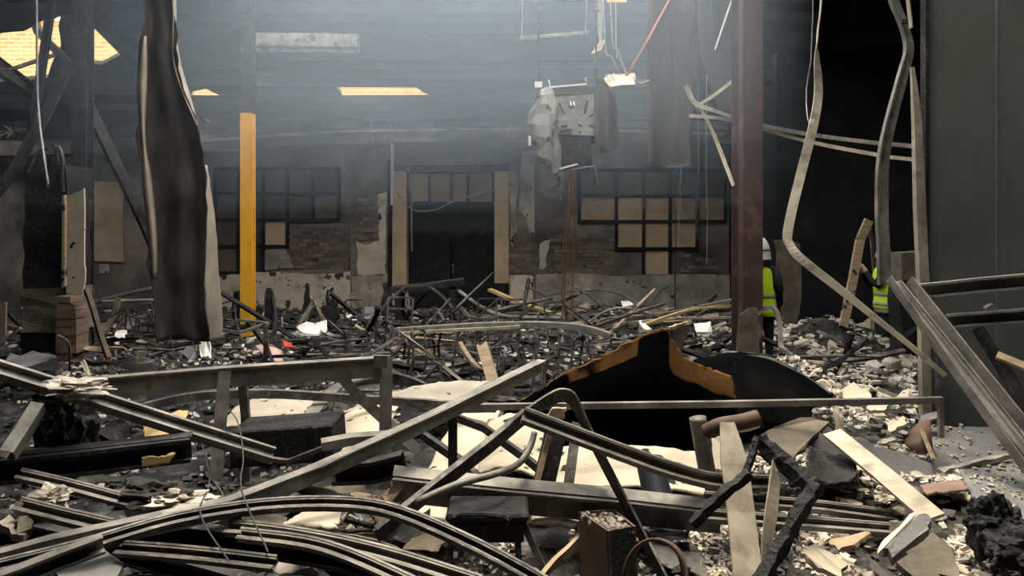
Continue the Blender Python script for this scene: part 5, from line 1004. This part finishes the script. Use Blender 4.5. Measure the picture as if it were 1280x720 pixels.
# ------------------------------------------------------------------ rubble: 300 pieces one by one, the finer bits as stuff
rk = random.Random(21)
def chunk_mesh(seed, flat):
    r = random.Random(seed); vs = []
    for x in (-1, 1):
        for y in (-1, 1):
            for z in (-1, 1): vs.append((x*r.uniform(.35, .62), y*r.uniform(.3, .6), z*r.uniform(.35, .6)*flat))
    vs += [(0, 0, r.uniform(.5, .75)*flat), (r.uniform(.5, .8), 0, 0)]
    bm = bmesh.new(); V = [bm.verts.new(v) for v in vs]; bmesh.ops.convex_hull(bm, input=V); bmesh.ops.delete(bm, geom=[v for v in bm.verts if not v.link_faces], context='VERTS')
    me = bpy.data.meshes.new('plaster_chunk'); bm.to_mesh(me); bm.free(); return me
lib = {}
for m in ('rubble', 'rubbledark', 'whiteboard'):
    lib[m] = []
    for s in range(7):
        me = chunk_mesh(s*13+len(m), (.7, .4, .9, .25, .55, .8, .3)[s]); me.materials.append(M[m]); lib[m].append(me)
def pxy(px, py):          # sight line -> point on the debris bed
    Y = FPX*CZ/(py-HOR)
    for _ in range(6): x = (px-640)/FPX*Y; Y = FPX*(CZ-H(x, Y))/(py-HOR)
    return x, Y
zones = [((965, 1140), (412, 505), 84, (8, 20), .92, 'behind the humped burnt sheet', 'heap behind the humped sheet'),
         ((1040, 1240), (520, 720), 78, (7, 18), .85, 'on the slope beside the grey slabs', 'slope beside the grey slabs'),
         ((860, 1060), (560, 720), 44, (6, 14), .8, 'around the white plank', 'gravel around the white plank'),
         ((540, 860), (640, 720), 30, (6, 14), .7, 'below the horizontal track', 'gravel below the track'),
         ((0, 480), (560, 720), 30, (7, 16), .6, 'under the foreground rails', 'rubble under the rails'),
         ((120, 480), (470, 540), 22, (7, 14), .7, 'behind the standing frame', 'rubble behind the frame'),
         ((300, 900), (385, 470), 10, (5, 11), .7, 'in the wreckage before the doors', 'rubble before the doors')]
for (x0, x1), (y0, y1), n, (s0, s1), pale, where, grp in zones:
    for _ in range(n):
        px, py = rk.uniform(x0, x1), rk.uniform(y0, y1); x, Y = pxy(px, py); u = rk.random()
        while blocked(x, Y, .1): px, py = rk.uniform(x0, x1), rk.uniform(y0, y1); x, Y = pxy(px, py)
        m = 'rubbledark' if u > pale else 'whiteboard' if u < .3 else 'rubble'
        s = rk.uniform(s0, s1)*rk.uniform(.7, 1.3)*Y/FPX
        o = bpy.data.objects.new('plaster_chunk', rk.choice(lib[m])); COL.objects.link(o)
        o.location = (x, Y, H(x, Y)+s*.18); o.scale = (s, s*rk.uniform(.7, 1.2), s*rk.uniform(.6, 1)); o.rotation_euler = (rk.uniform(-.5, .5), rk.uniform(-.5, .5), rk.uniform(0, 6.28))
        col_ = {'rubbledark': 'sooty dark', 'rubble': 'pale grey', 'whiteboard': 'cream white'}[m]
        tag(o, '%s plaster chunk lying %s' % (col_, where), 'rubble', '%s chunks in the %s' % (col_, grp))
nr = np.random.default_rng(4)
def bits(name, mkey, regions, label):
    base = np.array([(-1, -1, -1), (1, -1, -1), (1, 1, -1), (-1, 1, -1), (-1, -1, 1), (1, -1, 1), (1, 1, 1), (-1, 1, 1)], float)*.5
    F = [(0, 3, 2, 1), (4, 5, 6, 7), (0, 1, 5, 4), (1, 2, 6, 5), (2, 3, 7, 6), (3, 0, 4, 7)]; vs = []; fs = []
    for (x0, x1), (y0, y1), n, (s0, s1) in regions:
        for _ in range(n):
            px, py = nr.uniform(x0, x1), nr.uniform(y0, y1); x, Y = pxy(px, py)
            if abs(x) > 8.8 or Y < 1.2 or blocked(x, Y, .03): continue
            if noise.noise(Vector((x*2.3, Y*2.3, len(name)))) < -.05: continue
            s = nr.uniform(s0, s1)*Y/FPX
            v = base*np.array([s*nr.uniform(.7, 1.8), s, s*nr.uniform(.25, .8)])*nr.uniform(.3, 1.35, (8, 3))
            a, b = nr.uniform(0, 6.28), nr.uniform(-1.1, 1.1); c, d = math.cos(a), math.sin(a); e, f = math.cos(b), math.sin(b)
            R = np.array([[c, -d, 0], [d, c, 0], [0, 0, 1]]) @ np.array([[1, 0, 0], [0, e, -f], [0, f, e]])
            v = v @ R.T+np.array([x, Y, H(x, Y)+s*.15]); k = len(vs); vs += v.tolist(); fs += [tuple(i+k for i in q) for q in F]
    me = bpy.data.meshes.new(name); me.from_pydata(vs, [], fs); me.materials.append(M[mkey]); o = bpy.data.objects.new(name, me); COL.objects.link(o)
    return tag(o, label, 'rubble', kind='stuff')
bits('pale_rubble_bits', 'rubble', [((840, 1280), (520, 740), 7000, (2, 7)), ((1020, 1270), (590, 740), 1500, (5, 13)), ((500, 860), (600, 740), 1800, (2, 6)), ((950, 1145), (405, 520), 3200, (2, 8)), ((0, 500), (470, 740), 1500, (2, 7)), ((0, 960), (385, 480), 3000, (2, 7))], 'fine pale rubble bits strewn over the debris bed')
bits('sooty_rubble_bits', 'rubbledark', [((0, 1280), (470, 740), 4500, (3, 10)), ((0, 960), (378, 490), 4500, (3, 9)), ((950, 1145), (405, 510), 700, (3, 8))], 'fine sooty rubble bits strewn over the debris bed')
# bits lying on the grey slabs
gs = []; rr = random.Random(8)
for quad, n in (([(1150, 532, 5.7), (1310, 540, 5.7), (1310, 590, 4.85), (1170, 592, 4.75)], 170), ([(1196, 586, 4.75), (1330, 570, 4.85), (1350, 680, 3.8), (1235, 652, 3.9)], 260)):
    q = [P(*c) for c in quad]
    for _ in range(n):
        u, v = rr.random(), rr.random()
        if noise.noise(Vector((u*5, v*5, n))) < 0 and rr.random() < .75: continue
        s = rr.uniform(.008, .032); gs.append(box_geo(q[0].lerp(q[1], u).lerp(q[3].lerp(q[2], u), v)+Vector((0, 0, .02)), (s, s*rr.uniform(.6, 1.6), s*.6), Matrix.Rotation(rr.uniform(0, 6), 3, Vector((rr.random(), rr.random(), 1)))))
tag(mesh('slab_rubble_bits', *join(*gs), M['rubble']), 'fine pale rubble bits strewn over the grey slabs', 'rubble', kind='stuff')
# ------------------------------------------------------------------ smoke under the roof
def haze(name, lo, hi, dens, label, col=(.70, .85, 1.0)):
    m = bpy.data.materials.new(name); m.use_nodes = True; N = m.node_tree.nodes; N.clear()
    v = N.new('ShaderNodeVolumeScatter'); v.inputs['Color'].default_value = (*col, 1); v.inputs['Density'].default_value = dens; v.inputs['Anisotropy'].default_value = .2
    o = N.new('ShaderNodeOutputMaterial'); m.node_tree.links.new(v.outputs[0], o.inputs['Volume'])
    c = [(lo[i]+hi[i])/2 for i in range(3)]; s = [hi[i]-lo[i] for i in range(3)]
    b = box(name, c, s, m); tag(b, label, 'smoke', kind='stuff'); return b
for k, z in enumerate((1.8, 2.1, 2.4, 2.7, 3.0, 3.3)):
    haze('smoke_haze', (-5.4, 6.4, z), (2.65, 15.3, z+.299 if k < 5 else 4.4), .003+.009*k, ['lowest faint veil', 'low faint layer', 'lower thin layer', 'middle thin layer', 'upper layer', 'topmost layer'][k]+' of blue-grey smoke hanging under the roof')
haze('smoke_haze', (-5.4, 6.4, 4.401), (2.65, 11.5, 5.35), .05, 'densest smoke layer right under the roof opening')
